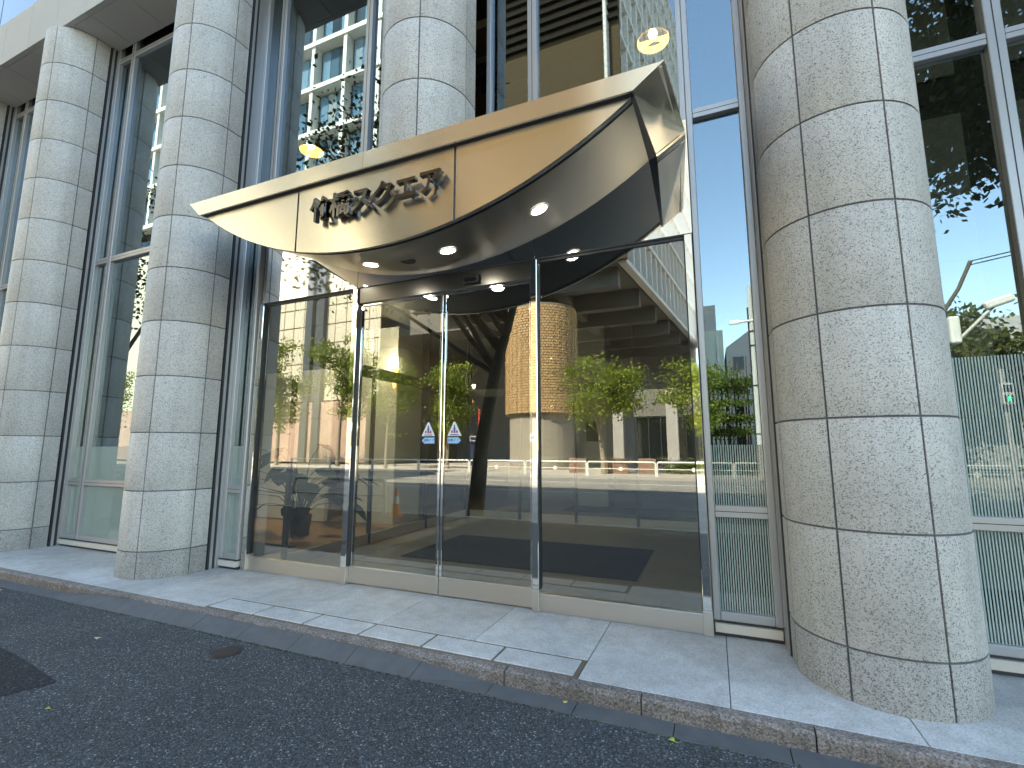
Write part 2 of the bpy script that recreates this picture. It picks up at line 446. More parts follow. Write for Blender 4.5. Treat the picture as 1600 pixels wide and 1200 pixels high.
def kerbstone(x0, x1, kind):
    mb = MB(); n = 14
    profs = {'full': [(-.375,-.25),(-.375,-.001),(-.435,-.004),(-.452,-.012),(-.458,-.03),(-.455,-.25)],
            'drop': [(-.375,-.25),(-.375,-.003),(-.39,-.005),(-.440,-.020),(-.446,-.032),(-.448,-.25)]}
    k0, k1 = kind if isinstance(kind, tuple) else (kind, kind)
    for i in range(n+1):
        x = x0 + (x1-x0)*i/n
        prof = [((1-i/n)*a_[0]+i/n*b_[0], (1-i/n)*a_[1]+i/n*b_[1]) for a_, b_ in zip(profs[k0], profs[k1])]
        for j, (y, z) in enumerate(prof):
            jit = .004 if (j in (2,3,4)) else 0
            mb.v.append((x, y + random.uniform(-jit, jit), z + random.uniform(-jit, jit)*.7))
    m_ = len(prof)
    for i in range(n):
        for j in range(m_-1):
            a = i*m_+j; mb.f.append((a, a+1, a+m_+1, a+m_))
    mb.f.append(tuple(range(m_))); mb.f.append(tuple(n*m_+j for j in reversed(range(m_))))
    mb.build('kerb_stone', M['kerb'], kb)
x = -1.45
while x < 6: kerbstone(x+.004, x+.941, 'full'); x += .945
x = -1.45
kerbstone(x-.941, x-.004, ('drop','full')); x -= .945
while x > -6.0: kerbstone(x-.941, x-.004, 'drop'); x -= .945
kerbstone(x-.941, x-.004, ('full','drop')); x -= .945
while x > -17: kerbstone(x-.941, x-.004, 'full'); x -= .945
mo = MB()
for i in range(420):
    xx = random.uniform(-6.2, 1.5) if random.random() < .6 else random.gauss(-3.6, .9)
    yy = -.622 + random.gauss(0, .006); s_ = random.uniform(.004, .012)
    mo.add([(xx-s_,yy-s_*.6,-.108),(xx+s_,yy-s_*.5,-.108),(xx+s_*.7,yy+s_*.6,-.108),(xx-s_*.6,yy+s_*.5,-.108),(xx,yy,-.108+s_*.7)], [(0,1,4),(1,2,4),(2,3,4),(3,0,4)])
tag(mo.build('moss', M['moss']), 'dark green moss growing along the gutter edge', 'moss', kind='stuff')
pt = MB().add([(-6.3,-1.46,-.1065),(-5.25,-1.54,-.1065),(-4.44,-1.65,-.1065),(-4.58,-2.02,-.1065),(-6.3,-2.3,-.1065)], [(0,4,3,2,1)])
tag(pt.build('asphalt_patch', M['asphalt_new']), kind='structure')
cov = thing('valve_cover', 'small rusty round valve cover set in the asphalt near the gutter', 'manhole cover', (-3.79,-.83,-.108))
MB().disc((0,0,0), .115, .004, 28).build('rim', M['cover_iron'], cov); MB().disc((0,0,.004), .09, .003, 24).build('lid', M['cover_iron'], cov)
def fallen_leaf(x, y, z, s, rot, mat, label):
    pts = [(0,0),(.35,.12),(.62,.42),(.55,.8),(.2,1.0),(0,.86),(-.2,1.0),(-.55,.8),(-.62,.42),(-.35,.12)]
    mb = MB(); c, sn = math.cos(rot), math.sin(rot)
    vs_ = [(x, y + 0*s, z+.012)] ; 
    ring = [(x+s*(u*c-(w-.5)*sn), y+s*(u*sn+(w-.5)*c), z + .004 + .02*abs(u)*s/.04*random.uniform(.4,1)) for u, w in pts]
    mb.add(vs_ + ring, [(0, i+1, (i+1)%len(pts)+1) for i in range(len(pts))])
    mb.tube([(x+s*.5*sn, y-s*.5*c, z+.006), (x+s*.95*sn+.004, y-s*.95*c, z+.005)], .0018, 5)
    tag(mb.build('fallen_leaf', mat), label, 'leaf', 'fallen leaves')
fallen_leaf(-5.11,-1.08,-.11,.035,.9,M['leaf_tan'],'pale tan fallen leaf in the middle of the asphalt')
fallen_leaf(-4.05,-1.87,-.11,.022,2.,M['leaf_lime'],'tiny green fallen leaf near the dark asphalt patch')
fallen_leaf(-.99,-.50,-.106,.026,4.,M['leaf_yellow'],'yellow fallen leaf lying on the gutter against the kerb')
fallen_leaf(-.31,-.65,-.11,.034,1.2,M['leaf_lime'],'lime green fallen leaf at the outer gutter edge')
fallen_leaf(-7.87,-.70,-.11,.03,.3,M['leaf_tan'],'pale fallen leaf beside the far gutter at left')

# ------------------------------------------------------------------ columns
CR = .53
def col_panel(a0, a1, h, flat=0):
    """outer arc from a0 to a1 (degrees from -Y towards +X); flat = +-1 adds a straight side to the wall"""
    mb = MB(); n = max(2, int(abs(a1-a0)/6))
    ga = math.degrees(.007/CR)
    angs = [a0+ga + (a1-a0-2*ga)*i/n for i in range(n+1)]
    out = [(CR*math.sin(R_(a)), -CR*math.cos(R_(a))) for a in angs]
    inn = [((CR-.04)*math.sin(R_(a)), -(CR-.04)*math.cos(R_(a))) for a in angs]
    if flat == 1: out.append((CR, .145)); inn.append((CR-.04, .145))
    if flat == -1: out.insert(0, (-CR, .145)); inn.insert(0, (-CR+.04, .145))
    k = len(out); b = .004
    lv = [0, b, h-b, h]; 
    rings = []
    for li, z in enumerate(lv):
        for (ox, oy), (ix, iy) in zip(out, inn):
            f = .96 if li in (0, 3) else 1.0
            mb.v.append((ix+(ox-ix)*f, iy+(oy-iy)*f, z))
    bi = len(mb.v)
    for z in (0, h):
        for ix, iy in inn: mb.v.append((ix, iy, z))
    for li in range(3):
        for i in range(k-1):
            a = li*k+i; mb.f.append((a, a+1, a+k+1, a+k))
    for i in range(k-1):
        mb.f.append((bi+i, bi+i+1, i+1, i)); mb.f.append((3*k+i, 3*k+i+1, bi+k+i+1, bi+k+i))
    for e in (0, k-1):
        mb.f.append((bi+e, e, k+e, 2*k+e, 3*k+e, bi+k+e))
    return mb
ANG = [(-90,-83,-1),(-83,-33,0),(-33,22,0),(22,83,0),(83,90,1)]
Z0P, CH, GJ = .319, .72, .007
pl_mesh = [col_panel(a, b, Z0P-GJ, f).mesh('granite_panel', M['granite_dark'], True) for a, b, f in ANG]
up_mesh = [col_panel(a, b, CH-2*GJ, f).mesh('granite_panel', M['granite'], True) for a, b, f in ANG]
core_mb = MB(); npt = 28
cpoly = [((CR-.010)*math.sin(R_(a)), -(CR-.010)*math.cos(R_(a))) for a in np.linspace(-90, 90, npt)] + [(CR-.010,.14),(-CR+.010,.14)]
core_mb.prism(cpoly, 'z', 0, Z0P + CH*12)
core_mesh = core_mb.mesh('joint_core', M['joint'])
def make_column(x, y, label, r0=0):
    c = thing('column', label, 'column', (x, y, 0), 'granite clad columns along the facade')
    if r0 == 0: obj('core', core_mesh, c)
    else:
        mb = MB(); mb.prism(cpoly, 'z', Z0P+CH*r0, Z0P+CH*12); mb.build('core', M['joint'], c)
    for i in range(5):
        if r0 == 0: obj('granite_panel', pl_mesh[i], c, (0,0,0))
        for r in range(r0, 12):
            obj('granite_panel', up_mesh[i], c, (0, 0, Z0P + r*CH + GJ))
    return c
make_column(1.0, .443, 'large granite clad column standing nearest the camera at right of the entrance')
make_column(-2.81, .43, 'granite clad column rising above the steel canopy over the doors', 6)
make_column(-6.667, .43, 'granite clad column directly left of the entrance doors')
make_column(-10.46, .43, 'granite clad column second to the left of the entrance')
make_column(-14.26, .43, 'granite clad column cut off by the left picture edge')
make_column(4.81, .443, 'granite clad column beyond the right picture edge')

# ------------------------------------------------------------------ building shell: beam over the columns, upper storeys
bld = thing('office_building', 'pale concrete beam and glazed upper storeys of the office block above the columns', 'building')
bx0 = -10.46 - 7*.96
for k in range(22):
    x0 = bx0 + k*.96
    quad_piece('beam_fascia_panel', x0+.005, x0+.955, -.02, .06, 8.965, 9.92, M['concrete_panel'], bld, .004)
    quad_piece('soffit_panel', x0+.005, x0+.955, .065, .70, 8.965, 9.02, M['concrete_panel'], bld, .004)
MB().box(-80, 45, .05, .72, 9.03, 9.93).build('beam_core', M['joint'], bld)
MB().box(-80, bx0, -.02, .05, 8.965, 9.92).build('beam_end', M['concrete_panel'], bld)
MB().box(-80, 45, .30, 26, 10.0, 19.6).build('upper_block', M['concrete'], bld)
for k in range(14):
    x0 = -17.5 + k*1.92
    quad_piece('curtain_pane', x0+.015, x0+1.905, .255, .295, 9.98, 13.4, M['glass_blue'], bld, .003)
    quad_piece('curtain_pane', x0+.015, x0+1.905, .255, .295, 13.43, 17.0, M['glass_blue'], bld, .003)
MB().box(-80, 45, 25.7, 26, -.2, 10.0).build('rear_wall', M['concrete'], bld)
MB().box(-80, -79.7, .9, 26, -.2, 10.0).build('side_wall', M['concrete'], bld)
MB().box(44.7, 45, .9, 26, -.2, 10.0).build('side_wall', M['concrete'], bld)
MB().box(-79.7, -17.2, .80, .95, 0, 9.9).build('plain_wall', M['concrete_panel'], bld)
MB().box(6.9, 44.7, .80, .95, 0, 9.9).build('plain_wall', M['concrete_panel'], bld)

shade_bld = thing('shade_block', 'unseen tall concrete block added to shade the reflected road at left', 'building')  # added out of view so its shadow darkens the left part of the road
MB().box(-80, -30, .6, 26, 19.62, 33).build('shade_mass', M['concrete'], shade_bld)
for k in range(12): MB().box(-78.5+k*4.0, -75.6+k*4.0, .5, .599, 21.0, 24.0).build('window', M['glass_dark'], shade_bld)
for k in range(12): MB().box(-78.5+k*4.0, -75.6+k*4.0, .5, .599, 26.5, 29.5).build('window', M['glass_dark'], shade_bld)
# ------------------------------------------------------------------ window walls
GY = .875
def window_wall(label, x0, x1, mulls, zs, zb, zt, frit_to=None, frit_top=1.59, sill=True, name='window_wall'):
    """frame of aluminium bars; zs transom heights; panes between"""
    w = thing(name, label, 'window', (0,0,0), 'aluminium framed window bays')
    fw = .055
    xs = [x0] + mulls + [x1]; zz = [zb] + zs + [zt]
    for i, xm in enumerate(xs):
        hw = fw if 0 < i < len(xs)-1 else fw*.55
        xa, xb = (xm-hw, xm+hw)
        if i == 0: xa, xb = xm, xm+fw
        if i == len(xs)-1: xa, xb = xm-fw, xm
        quad_piece('mullion', xa, xb, .815, .90, zb, zt, M['alu'], w, .005)
        if 0 < i < len(xs)-1:
            MB().box(xm-.004, xm+.004, .8135, .816, zb, zt).build('mullion_groove', M['alu_dark'], w)
    for j, zm in enumerate(zz):
        hz = .05 if 0 < j < len(zz)-1 else .035
        for i in range(len(xs)-1):
            xa = xs[i] + fw; xb = xs[i+1] - fw
            za, zc = (zm-hz, zm+hz)
            if j == 0: za, zc = zb, zb+.07
            if j == len(zz)-1: za, zc = zt-.07, zt
            quad_piece('transom', xa, xb, .820, .897, za, zc, M['alu'], w, .005)
            if 0 < j < len(zz)-1:
                MB().box(xa, xb, .8185, .8215, zm-.003, zm+.003).build('transom_groove', M['alu_dark'], w)
    for i in range(len(xs)-1):
        for j in range(len(zz)-1):
            xa, xb = xs[i]+fw-.006, xs[i+1]-fw+.006
            za = zz[j] + (.064 if j == 0 else .044); zc = zz[j+1] - (.044 if j < len(zz)-2 else .064)
            if zb < .5 and zc <= 1.05:
                MB().box(xa, xb, GY-.002, GY+.002, za, zc).build('striped_pane', M['glass_frit'], w)
            elif zb < .5 and j == 1 and frit_to:
                MB().box(xa, xb, GY-.002, GY+.002, za, frit_to).build('striped_pane', M['glass_frit'], w)
                MB().box(xa, xb, GY-.002, GY+.002, frit_to+.0005, zc).build('pane', M['glass'], w)
            else:
                MB().box(xa, xb, GY-.002, GY+.002, za, zc).build('pane', M['glass'], w)
    if sill:
        MB().box(x0+.01, x1-.01, .80, .91, .035, .105).build('sill', M['sill'], w)
        MB().box(x0, x1, .83, .91, -.01, .034).build('base_strip', M['alu_dark'], w)
        MB().box(x0+.02, x1-.02, .826, .90, .106, zb-.001).build('sill_gap', M['alu_dark'], w)
    return w
TR = [1.02, 4.80, 8.74]
def jamb(w, x, side, dy=0.0):
    """dark gasket / light trim stack between a column flank (at x) and the window frame; side=+1: frame lies to +x"""
    s = side
    def b(xa, xb, ya, yb, mat, nm):
        xa, xb = sorted((xa, xb)); MB().box(xa, xb, ya-dy, yb-dy, 0.0, 9.4).build(nm, mat, w)
    b(x-s*.10, x+s*.012, .590, .612, M['alu_dark'], 'edge_strip')
    b(x-s*.10, x+s*.018, .613, .648, M['alu'], 'trim')
    b(x-s*.10, x+s*.010, .649, .685, M['alu_dark'], 'edge_strip')
    b(x-s*.10, x+s*.0215, .686, .90, M['alu'], 'jamb_cover')
def bay(label, xa, xb, mulls, frit_to, zs=TR, dy=0.0):
    w = window_wall(label, xa+.022, xb-.022, mulls, zs, .125, 9.42, frit_to)
    jamb(w, xa, 1, dy); jamb(w, xb, -1, dy); w.location.y = dy
    return w
bay('window bay at the left picture edge beyond the second column', -13.73, -10.99, [-13.24], 1.59, TR, -.112)
bay('tall window bay between the two left columns', -9.93, -7.197, [-9.44], 1.59, TR, -.112)
bay('tall window bay to the right of the nearest column, with striped lower panes', 1.53, 4.28, [2.235, 3.6], 2.25)
wl_ = window_wall('narrow window strip between the left column and the entrance doors', -6.115, -5.76, [], [1.02], .125, 4.75, 1.59)
jamb(wl_, -6.137, 1, -.085); wl_.location.y = -.085
wr_ = window_wall('narrow window strip between the entrance doors and the nearest column, reflecting blue sky', -.072, .448, [], [1.02, 4.80], .125, 9.42, 1.59)
jamb(wr_, .47, -1)
window_wall('upper windows above the canopy, left of the middle column', -6.115, -3.36, [-5.74, -4.07], [8.74], 4.755, 9.42, None, sill=False)
window_wall('upper windows above the canopy, right of the middle column', -2.26, -.0745, [-1.68], [8.74], 4.755, 9.42, None, sill=False)

# ------------------------------------------------------------------ entrance
EY = .82
fr = thing('door_frame', 'polished steel posts, header and mirror transom of the glass entrance', 'door frame')
ZT = 3.556
for xa, xb, nm in ((-5.735, -5.655, 'jamb_post'), (-4.088, -4.008, 'post'), (-1.696, -1.626, 'post'), (-.152, -.078, 'jamb_post')):
    quad_piece(nm, xa, xb, .765, .87, .20, ZT, M['steel_polished'], fr, .006)
    quad_piece('post_shoe', xa-.003, xb+.003, .762, .873, .0, .199, M['steel_satin'], fr, .004)
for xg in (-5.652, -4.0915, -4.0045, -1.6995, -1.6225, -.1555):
    MB().box(xg-.0022, xg+.0022, .778, .862, .20, ZT-.004).build('edge_strip', M['alu_dark'], fr)  # black strips paint the dark reflection along the polished post sides
MB().box(-5.735, -.078, .80, .87, ZT+.018, 4.745).build('transom_panel', M['steel_mirror'], fr)
MB().box(-5.735, -.078, .792, .86, ZT+.001, ZT+.017).build('transom_line', M['alu_dark'], fr)
for xj in (-4.048, -2.86, -1.661):
    MB().box(xj-.003, xj+.003, .7985, .801, ZT+.018, 4.745).build('transom_joint', M['alu_dark'], fr)
quad_piece('header', -4.006, -1.698, .79, .87, 3.36, ZT-.001, M['steel_soffit'], fr, .004)
MB().box(-4.006, -1.698, .82, .872, -.005, .004).build('threshold', M['steel_satin'], fr)
sn = thing('door_sensor', 'black motion sensor box on the header above the sliding doors', 'sensor', (-2.40,.765,3.44))
obj('housing', bevbox('housing', .20, .05, .10, .012, M['black_plastic'], 2), sn); MB().box(-.07,.07,-.031,-.026,-.03,.01).build('lens', M['glass_dark'], sn)
def sidelight(label, xa, xb):
    t = thing('glass_sidelight', label, 'glass panel', (0,0,0), 'fixed glass panels beside the doors')
    quad_piece('kick_plate', xa+.002, xb-.002, .79, .85, .0, .165, M['steel_satin'], t, .004)
    MB().box(xa+.002, xb-.002, .819, .823, .166, ZT-.03).build('pane', M['glass_door'], t)
    MB().box(xa+.002, xb-.002, .805, .837, ZT-.03, ZT-.002).build('head_channel', M['alu_dark'], t)
    return t
sidelight('fixed glass panel left of the sliding doors', -5.655, -4.088)
sidelight('fixed glass panel right of the sliding doors', -1.626, -.152)
def text_mesh(name, s, size, ext, off, mat):
    c = bpy.data.curves.new('txt', 'FONT'); c.body = s; c.size = size; c.extrude = ext; c.offset = off; c.resolution_u = 3
    c.align_x = 'CENTER'; c.align_y = 'CENTER'
    o = bpy.data.objects.new('txt', c); COL.objects.link(o)
    dg = bpy.context.evaluated_depsgraph_get(); m = bpy.data.meshes.new_from_object(o.evaluated_get(dg))
    bpy.data.objects.remove(o); bpy.data.curves.remove(c)
    m.name = name; m.materials.clear(); m.materials.append(mat); return m
def sliding_door(label, xa, xb, sx, d):
    t = thing('sliding_door', label, 'door', (0,0,0), 'automatic sliding doors')
    y = .842
    quad_piece('bottom_rail', xa+.002, xb-.002, y-.022, y+.022, .010, .195, M['steel_satin'], t, .004)
    MB().box(xa+.034, xb-.034, y-.002, y+.002, .196, 3.33).build('pane', M['glass_door'], t)
    quad_piece('top_rail', xa+.002, xb-.002, y-.02, y+.02, 3.331, 3.358, M['steel_polished'], t, .002)
    for a, b in ((xa+.002, xa+.033), (xb-.033, xb-.002)):
        quad_piece('stile', a, b, y-.02, y+.02, .197, 3.330, M['steel_polished'], t, .004)
    ys = y-.0045
    # warning triangle
    zc = 1.775; h = .155
    tri = MB().prism([(sx-.088, zc-h/2), (sx+.088, zc-h/2), (sx+.010, zc+h/2), (sx-.010, zc+h/2)], 'y', ys, ys+.001).build('warning_sticker', M['sticker_white'], t)
    MB().prism([(sx-.010, zc-.048),(sx+.010, zc-.048),(sx+.014, zc+.01),(sx+.006, zc+.02),(sx+.009,zc+.036),(sx,zc+.046),(sx-.009,zc+.036),(sx-.006, zc+.02),(sx-.014, zc+.01)], 'y', ys-.001, ys-.0002).build('figure_mark', M['sticker_navy'], tri)
    for q in (-1, 1):
        MB().prism([(sx+q*.018-.004, zc-.045),(sx+q*.046, zc-.045),(sx+q*.040, zc-.02),(sx+q*.022, zc-.012)], 'y', ys-.001, ys-.0002).build('red_mark', M['sticker_red'], tri)
    MB().box(sx-.055, sx+.055, ys-.001, ys-.0002, zc-.070, zc-.060).build('caption_mark', M['sticker_navy'], tri)
    # blue arrow tag
    za = 1.648; hw = .085
    poly = [(sx-d*hw, za-.036), (sx+d*(hw-.035), za-.036), (sx+d*hw, za), (sx+d*(hw-.035), za+.036), (sx-d*hw, za+.036)]
    arr = MB().prism(poly, 'y', ys, ys+.001).build('arrow_sticker', M['sticker_blue'], t)
    ins = [(sx+(u-sx)*.93-d*.001, za+(v-za)*.78) for u, v in poly]
    MB().prism(ins, 'y', ys-.0008, ys-.0001).build('arrow_inset', plainL, arr)
    o = obj('arrow_text', text_mesh('arrow_text', '自動ドア', .036, .0003, .0006, M['sticker_navy']), arr, (sx-d*.012, ys-.0015, za)); o.rotation_euler = (R_(90), 0, 0)
    return t
plainL = plain('sticker_light_blue', (.45,.66,.88), .4, 0, .02)
sliding_door('left glass sliding door with warning triangle and left-pointing blue arrow', -4.006, -2.795, -2.968, -1)
sliding_door('right glass sliding door with warning triangle and right-pointing blue arrow', -2.787, -1.698, -2.628, 1)

# ------------------------------------------------------------------ canopy
XC = -2.87; FYF = -.35; ARC_R = 4.15; ZBOT = 3.45; HW = 2.43; TILT = .165/1.16; YW = .798
def arcz(x): return ZBOT + ARC_R - math.sqrt(max(0, ARC_R**2 - (x-XC)**2))
def tz(y): return TILT*(y-FYF)
ZC = 4.235
can = thing('entrance_canopy', 'brushed steel canopy with a curved boat-shaped underside over the glass doors', 'canopy')
seams = [XC-HW, -3.86, -1.985, XC+HW]
for i in range(3):
    a, b = seams[i], seams[i+1]
    a += .011 if i else 0; b -= .011 if i < 2 else 0
    n = 18; xs = [a+(b-a)*k/n for k in range(n+1)]
    poly = [(x, arcz(x)) for x in xs] + [(x, ZC) for x in (reversed(xs) if i == 1 else reversed(xs))]
    # drop degenerate tips
    clean = []
    for p in poly:
        if not clean or (abs(p[0]-clean[-1][0]) + abs(p[1]-clean[-1][1])) > 1e-4: clean.append(p)
    MB().prism(clean, 'y', FYF, FYF+.03).build('fascia_panel', M['steel'], can)
# dark backing behind the fascia seams, and recessed band under its lower edge
n = 40; xs = [XC-HW+.01+(2*HW-.02)*k/n for k in range(n+1)]
MB().prism([(x, arcz(x)+.01) for x in xs] + [(x, ZC-.004) for x in reversed(xs)], 'y', FYF+.032, FYF+.06).build('fascia_backing', M['seam'], can)
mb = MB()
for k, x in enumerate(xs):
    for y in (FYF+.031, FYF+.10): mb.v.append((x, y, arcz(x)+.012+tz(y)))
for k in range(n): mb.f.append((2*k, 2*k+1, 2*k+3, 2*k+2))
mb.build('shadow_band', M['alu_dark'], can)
# curved soffit panels
sseams = [XC-HW, -4.35, -2.87, -1.39, XC+HW]
sseams = [XC-HW, -3.86, -1.985, XC+HW]
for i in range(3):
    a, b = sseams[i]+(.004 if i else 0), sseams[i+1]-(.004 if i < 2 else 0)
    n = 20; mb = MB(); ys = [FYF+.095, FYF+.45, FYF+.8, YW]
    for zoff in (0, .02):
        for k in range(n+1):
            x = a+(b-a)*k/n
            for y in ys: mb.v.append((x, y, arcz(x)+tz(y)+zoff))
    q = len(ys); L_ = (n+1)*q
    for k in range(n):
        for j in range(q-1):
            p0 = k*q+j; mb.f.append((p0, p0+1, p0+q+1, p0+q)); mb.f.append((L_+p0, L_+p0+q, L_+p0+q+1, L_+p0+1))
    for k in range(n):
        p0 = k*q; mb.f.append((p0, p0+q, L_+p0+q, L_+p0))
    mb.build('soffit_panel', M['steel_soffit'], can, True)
# flaring rim on three sides
LYF = -.405; ZR0, ZR1 = 4.245, 4.415
xl0, xl1 = -5.36, -5.545      # crease / top at left front
xr0, xr1 = -.420, -.185
def rim(name, pts): MB().add(*pts).build(name, M['steel'], can)
def shell(quad, inward):
    v = [Vector(p) for p in quad]; w = [p + Vector(inward) for p in v]
    return ([tuple(p) for p in v+w], [(0,1,2,3),(7,6,5,4),(0,4,5,1),(1,5,6,2),(2,6,7,3),(3,7,4,0)])
xm = -2.982
rim('rim_front', shell([(xl0,LYF,ZR0),(xm-.002,LYF,ZR0),(xm-.002,LYF,ZR1),(xl1,LYF,ZR1)], (0,.02,0)))
rim('rim_front', shell([(xm+.002,LYF,ZR0),(xr0,LYF,ZR0),(xr1,LYF,ZR1),(xm+.002,LYF,ZR1)], (0,.02,0)))
zw = tz(YW)-tz(LYF)
for (c0, t0, sgn) in ((xl0, xl1, -1), (xr0, xr1, 1)):
    yb = .72
    zb_ = tz(yb)-tz(LYF)
    fl = .095*sgn
    a = (c0, LYF+.021, ZR0); b = (t0, LYF+.0005, ZR1)
    cw = (c0+fl*.6, yb, ZR0+zb_); tw = (t0+fl, yb, ZR1+zb_)
    rim('rim_side', shell([a, b, tw, cw], (-.012*sgn, 0, .012)))
    e0 = (c0+fl*.62, YW, ZR0+zw+.005); e1 = (t0+fl*1.02, YW, ZR1+zw)
    rim('rim_end_filler', shell([(cw[0],yb+.015,cw[2]), (tw[0],yb+.015,tw[2]), e1, e0], (-.012*sgn, 0, .012)))
    # dark strip between soffit edge and side rim
    s0 = (XC+sgn*(HW-.004), FYF+.03, ZC+.004); s1 = (XC+sgn*(HW-.004), YW, ZC+tz(YW)+.004)
    MB().add(*shell([s0, (a[0]+.004*sgn, a[1]+.03, ZR0+.006), (e0[0], YW, ZR0+zw+.010), s1], (0,0,.02))).build('side_gap', M['alu_dark'], can)
MB().add(*shell([(xl0,LYF+.021,ZR0+.001),(xr0,LYF+.021,ZR0+.001),(XC+HW,FYF+.02,ZC+.004),(XC-HW,FYF+.02,ZC+.004)], (0,0,.02))).build('front_gap', M['alu_dark'], can)
MB().add(*shell([(xl1+.02,LYF+.02,ZR1-.03),(xr1-.02,LYF+.02,ZR1-.03),(xr1+.05,YW,ZR1+zw-.03),(xl1-.05,YW,ZR1+zw-.03)], (0,0,.02))).build('roof_sheet', M['steel_satin'], can)
MB().disc((-2.88,.23,arcz(-2.88)+tz(.23)-.004), .085, .006, 24).build('speaker_grille', M['black_plastic'], can)
# recessed downlights in the soffit
for x, lab in ((-1.40, 'rightmost'), (-2.39, 'second from right'), (-3.37, 'third from right'), (-4.35, 'leftmost')):
    y = .23; z = arcz(x)+tz(y)
    t = thing('recessed_downlight', lab + ' of the round white downlights in the canopy underside', 'downlight', (x, y, z-.001), 'downlights in the canopy')
    sl = math.atan2(x-XC, math.sqrt(ARC_R**2-(x-XC)**2))
    t.rotation_euler = (math.atan(TILT), -sl, 0)
    MB().lathe((0,0,0), [(.078,-.004),(.100,-.006),(.104,-.001),(.104,.0)], 28).build('ring', M['steel_satin'], t, True)
    MB().disc((0,0,-.004), .079, .003, 28).build('lens', M['lamp_white'], t)
# sign letters
sg = thing('canopy_sign', 'dark polished raised characters spelling the building name on the canopy front', 'sign', (-2.835, FYF-.062, 3.895))
for i, ch in enumerate('竹橋スクエア'):
    o = obj('letter', text_mesh('letter', ch, .262, .026, .0055, M['chrome']), sg, (-.635+i*.2555, 0.0, .0))
    o.rotation_euler = (R_(90), 0, 0)
    MB().tube([(-.635+i*.2555, .026, .02), (-.635+i*.2555, .061, .02)], .008, 8).build('standoff', M['chrome'], sg)

def lamp_light(t, loc, watts, typ='SPOT', ang=140, tilt=0):
    l = bpy.data.lights.new('lamp_light', typ); l.energy = watts; l.color = (1, .88, .70); l.shadow_soft_size = .06
    if typ == 'SPOT': l.spot_size = R_(ang); l.spot_blend = .6
    o = bpy.data.objects.new('lamp_light', l); COL.objects.link(o); o.parent = t; o.location = loc; o.rotation_euler[0] = R_(tilt)
# ------------------------------------------------------------------ interior
sheet('stone_floor', -17, 7, .90, 6.2, .0005, M['stone_floor'])
fj = tag(obj('floor_joints', None), kind='structure')
for k in range(-9, 7): MB().box(k*1.2-.003, k*1.2+.003, .95, 6.2, .0006, .0016).build('joint_line', M['joint'], fj)
for k in range(1, 6): MB().box(-5.2, 1.3, .95+k*.9-.003, .95+k*.9+.003, .0006, .0016).build('joint_line', M['joint'], fj)
sheet('wood_floor', -17, 7, 6.2, 14, .0007, M['wood'])
sheet('wood_floor', -17, -5.25, 1.6, 6.2, .0025, M['wood'])
tag(MB().box(-17.2, 7, 13.6, 13.8, 0, 9.4).build('lobby_wall', M['dark_wall']), kind='structure')
tag(MB().box(-17.2, -17.0, .96, 13.6, 0, 9.4).build('lobby_wall', M['dark_wall']), kind='structure')
tag(MB().box(6.8, 6.95, .96, 13.6, 0, 9.4).build('lobby_wall', M['dark_wall']), kind='structure')
tag(MB().box(-17, 6.8, 1.7, 13.6, 7.62, 7.76).build('ceiling', M['ceiling_brown']), kind='structure')
tag(MB().box(-17, 6.8, .93, 13.6, 9.43, 9.5).build('ceiling', M['ceiling_dark']), kind='structure')
tag(MB().box(-6.0, 1.2, .93, 6.3, 4.22, 4.70).build('vestibule_ceiling', M['ceiling_dark']), kind='structure')
lv = tag(obj('ceiling_louvres', None), kind='structure')
for k in range(9): MB().box(-3.2, .2, 2.0+k*.17, 2.06+k*.17, 7.36, 7.455).build('louvre', M['dark_metal'], lv)
# interior pale stone wall at right
iw = tag(obj('interior_wall', None), kind='structure')
MB().box(1.2, 6.8, 3.04, 3.2, 0, 7.46).build('wall_core', M['dark_wall'], iw)
for i, (xa, xb) in enumerate(((1.3,2.05),(2.06,2.9),(3.25,4.1),(4.11,4.95),(5.3,6.1))):
    for j in range(3): quad_piece('wall_panel', xa+.004, xb-.004, 3.0, 3.039, .1+j*1.80, .1+j*1.80+1.79, M['wall_pale'], iw, .004)
    quad_piece('wall_panel', xa+.004, xb-.004, 3.0, 3.039, 6.0, 7.3, M['wall_pale'], iw, .004)
MB().box(1.2, 6.8, 1.8, 3.0, 7.2, 7.46).build('ceiling_beam', M['dark_wall'], iw)
# clad pillars inside the lobby
def pillar(x, y, w, label, h=7.46):
    t = thing('lobby_pillar', label, 'pillar', (x, y, 0), 'clad pillars inside the lobby')
    for k in range(int(math.ceil(h/1.25))):
        z0 = k*1.25; z1 = min(h, z0+1.245)
        obj('cladding', bevbox('cladding', w, w, z1-z0, .006, M['wall_white'], 1), t, (0, 0, (z0+z1)/2))
    return t
pillar(-6.65, 5.0, .95, 'pale clad pillar behind the doors with a wall lamp on it', 4.2)
pillar(-10.2, 6.5, .95, 'pale clad pillar deep in the lobby at left')
pillar(-3.1, 9.6, .9, 'pale clad pillar at the back of the lobby')
sco = thing('wall_sconce', 'glowing cone-shaped wall lamp on the lobby pillar', 'wall lamp', (-6.17, 4.42, 3.15))
MB().lathe((0,0,0), [(.012,-.32),(.035,-.2),(.065,0),(.078,.10)], 16).build('shade', M['lamp_warm'], sco, True)
MB().disc((0,0,.08), .06, .01, 16).build('bulb', M['lamp_bulb'], sco)
lamp_light(sco, (0,-.02,.16), 12, 'POINT')
MB().box(-.02,.02,.05,.11,-.1,.02).build('bracket', M['steel_satin'], sco)
dk = thing('reception_desk', 'pale reception desk at the back of the lobby', 'desk', (-4.6, 10.6, 0))
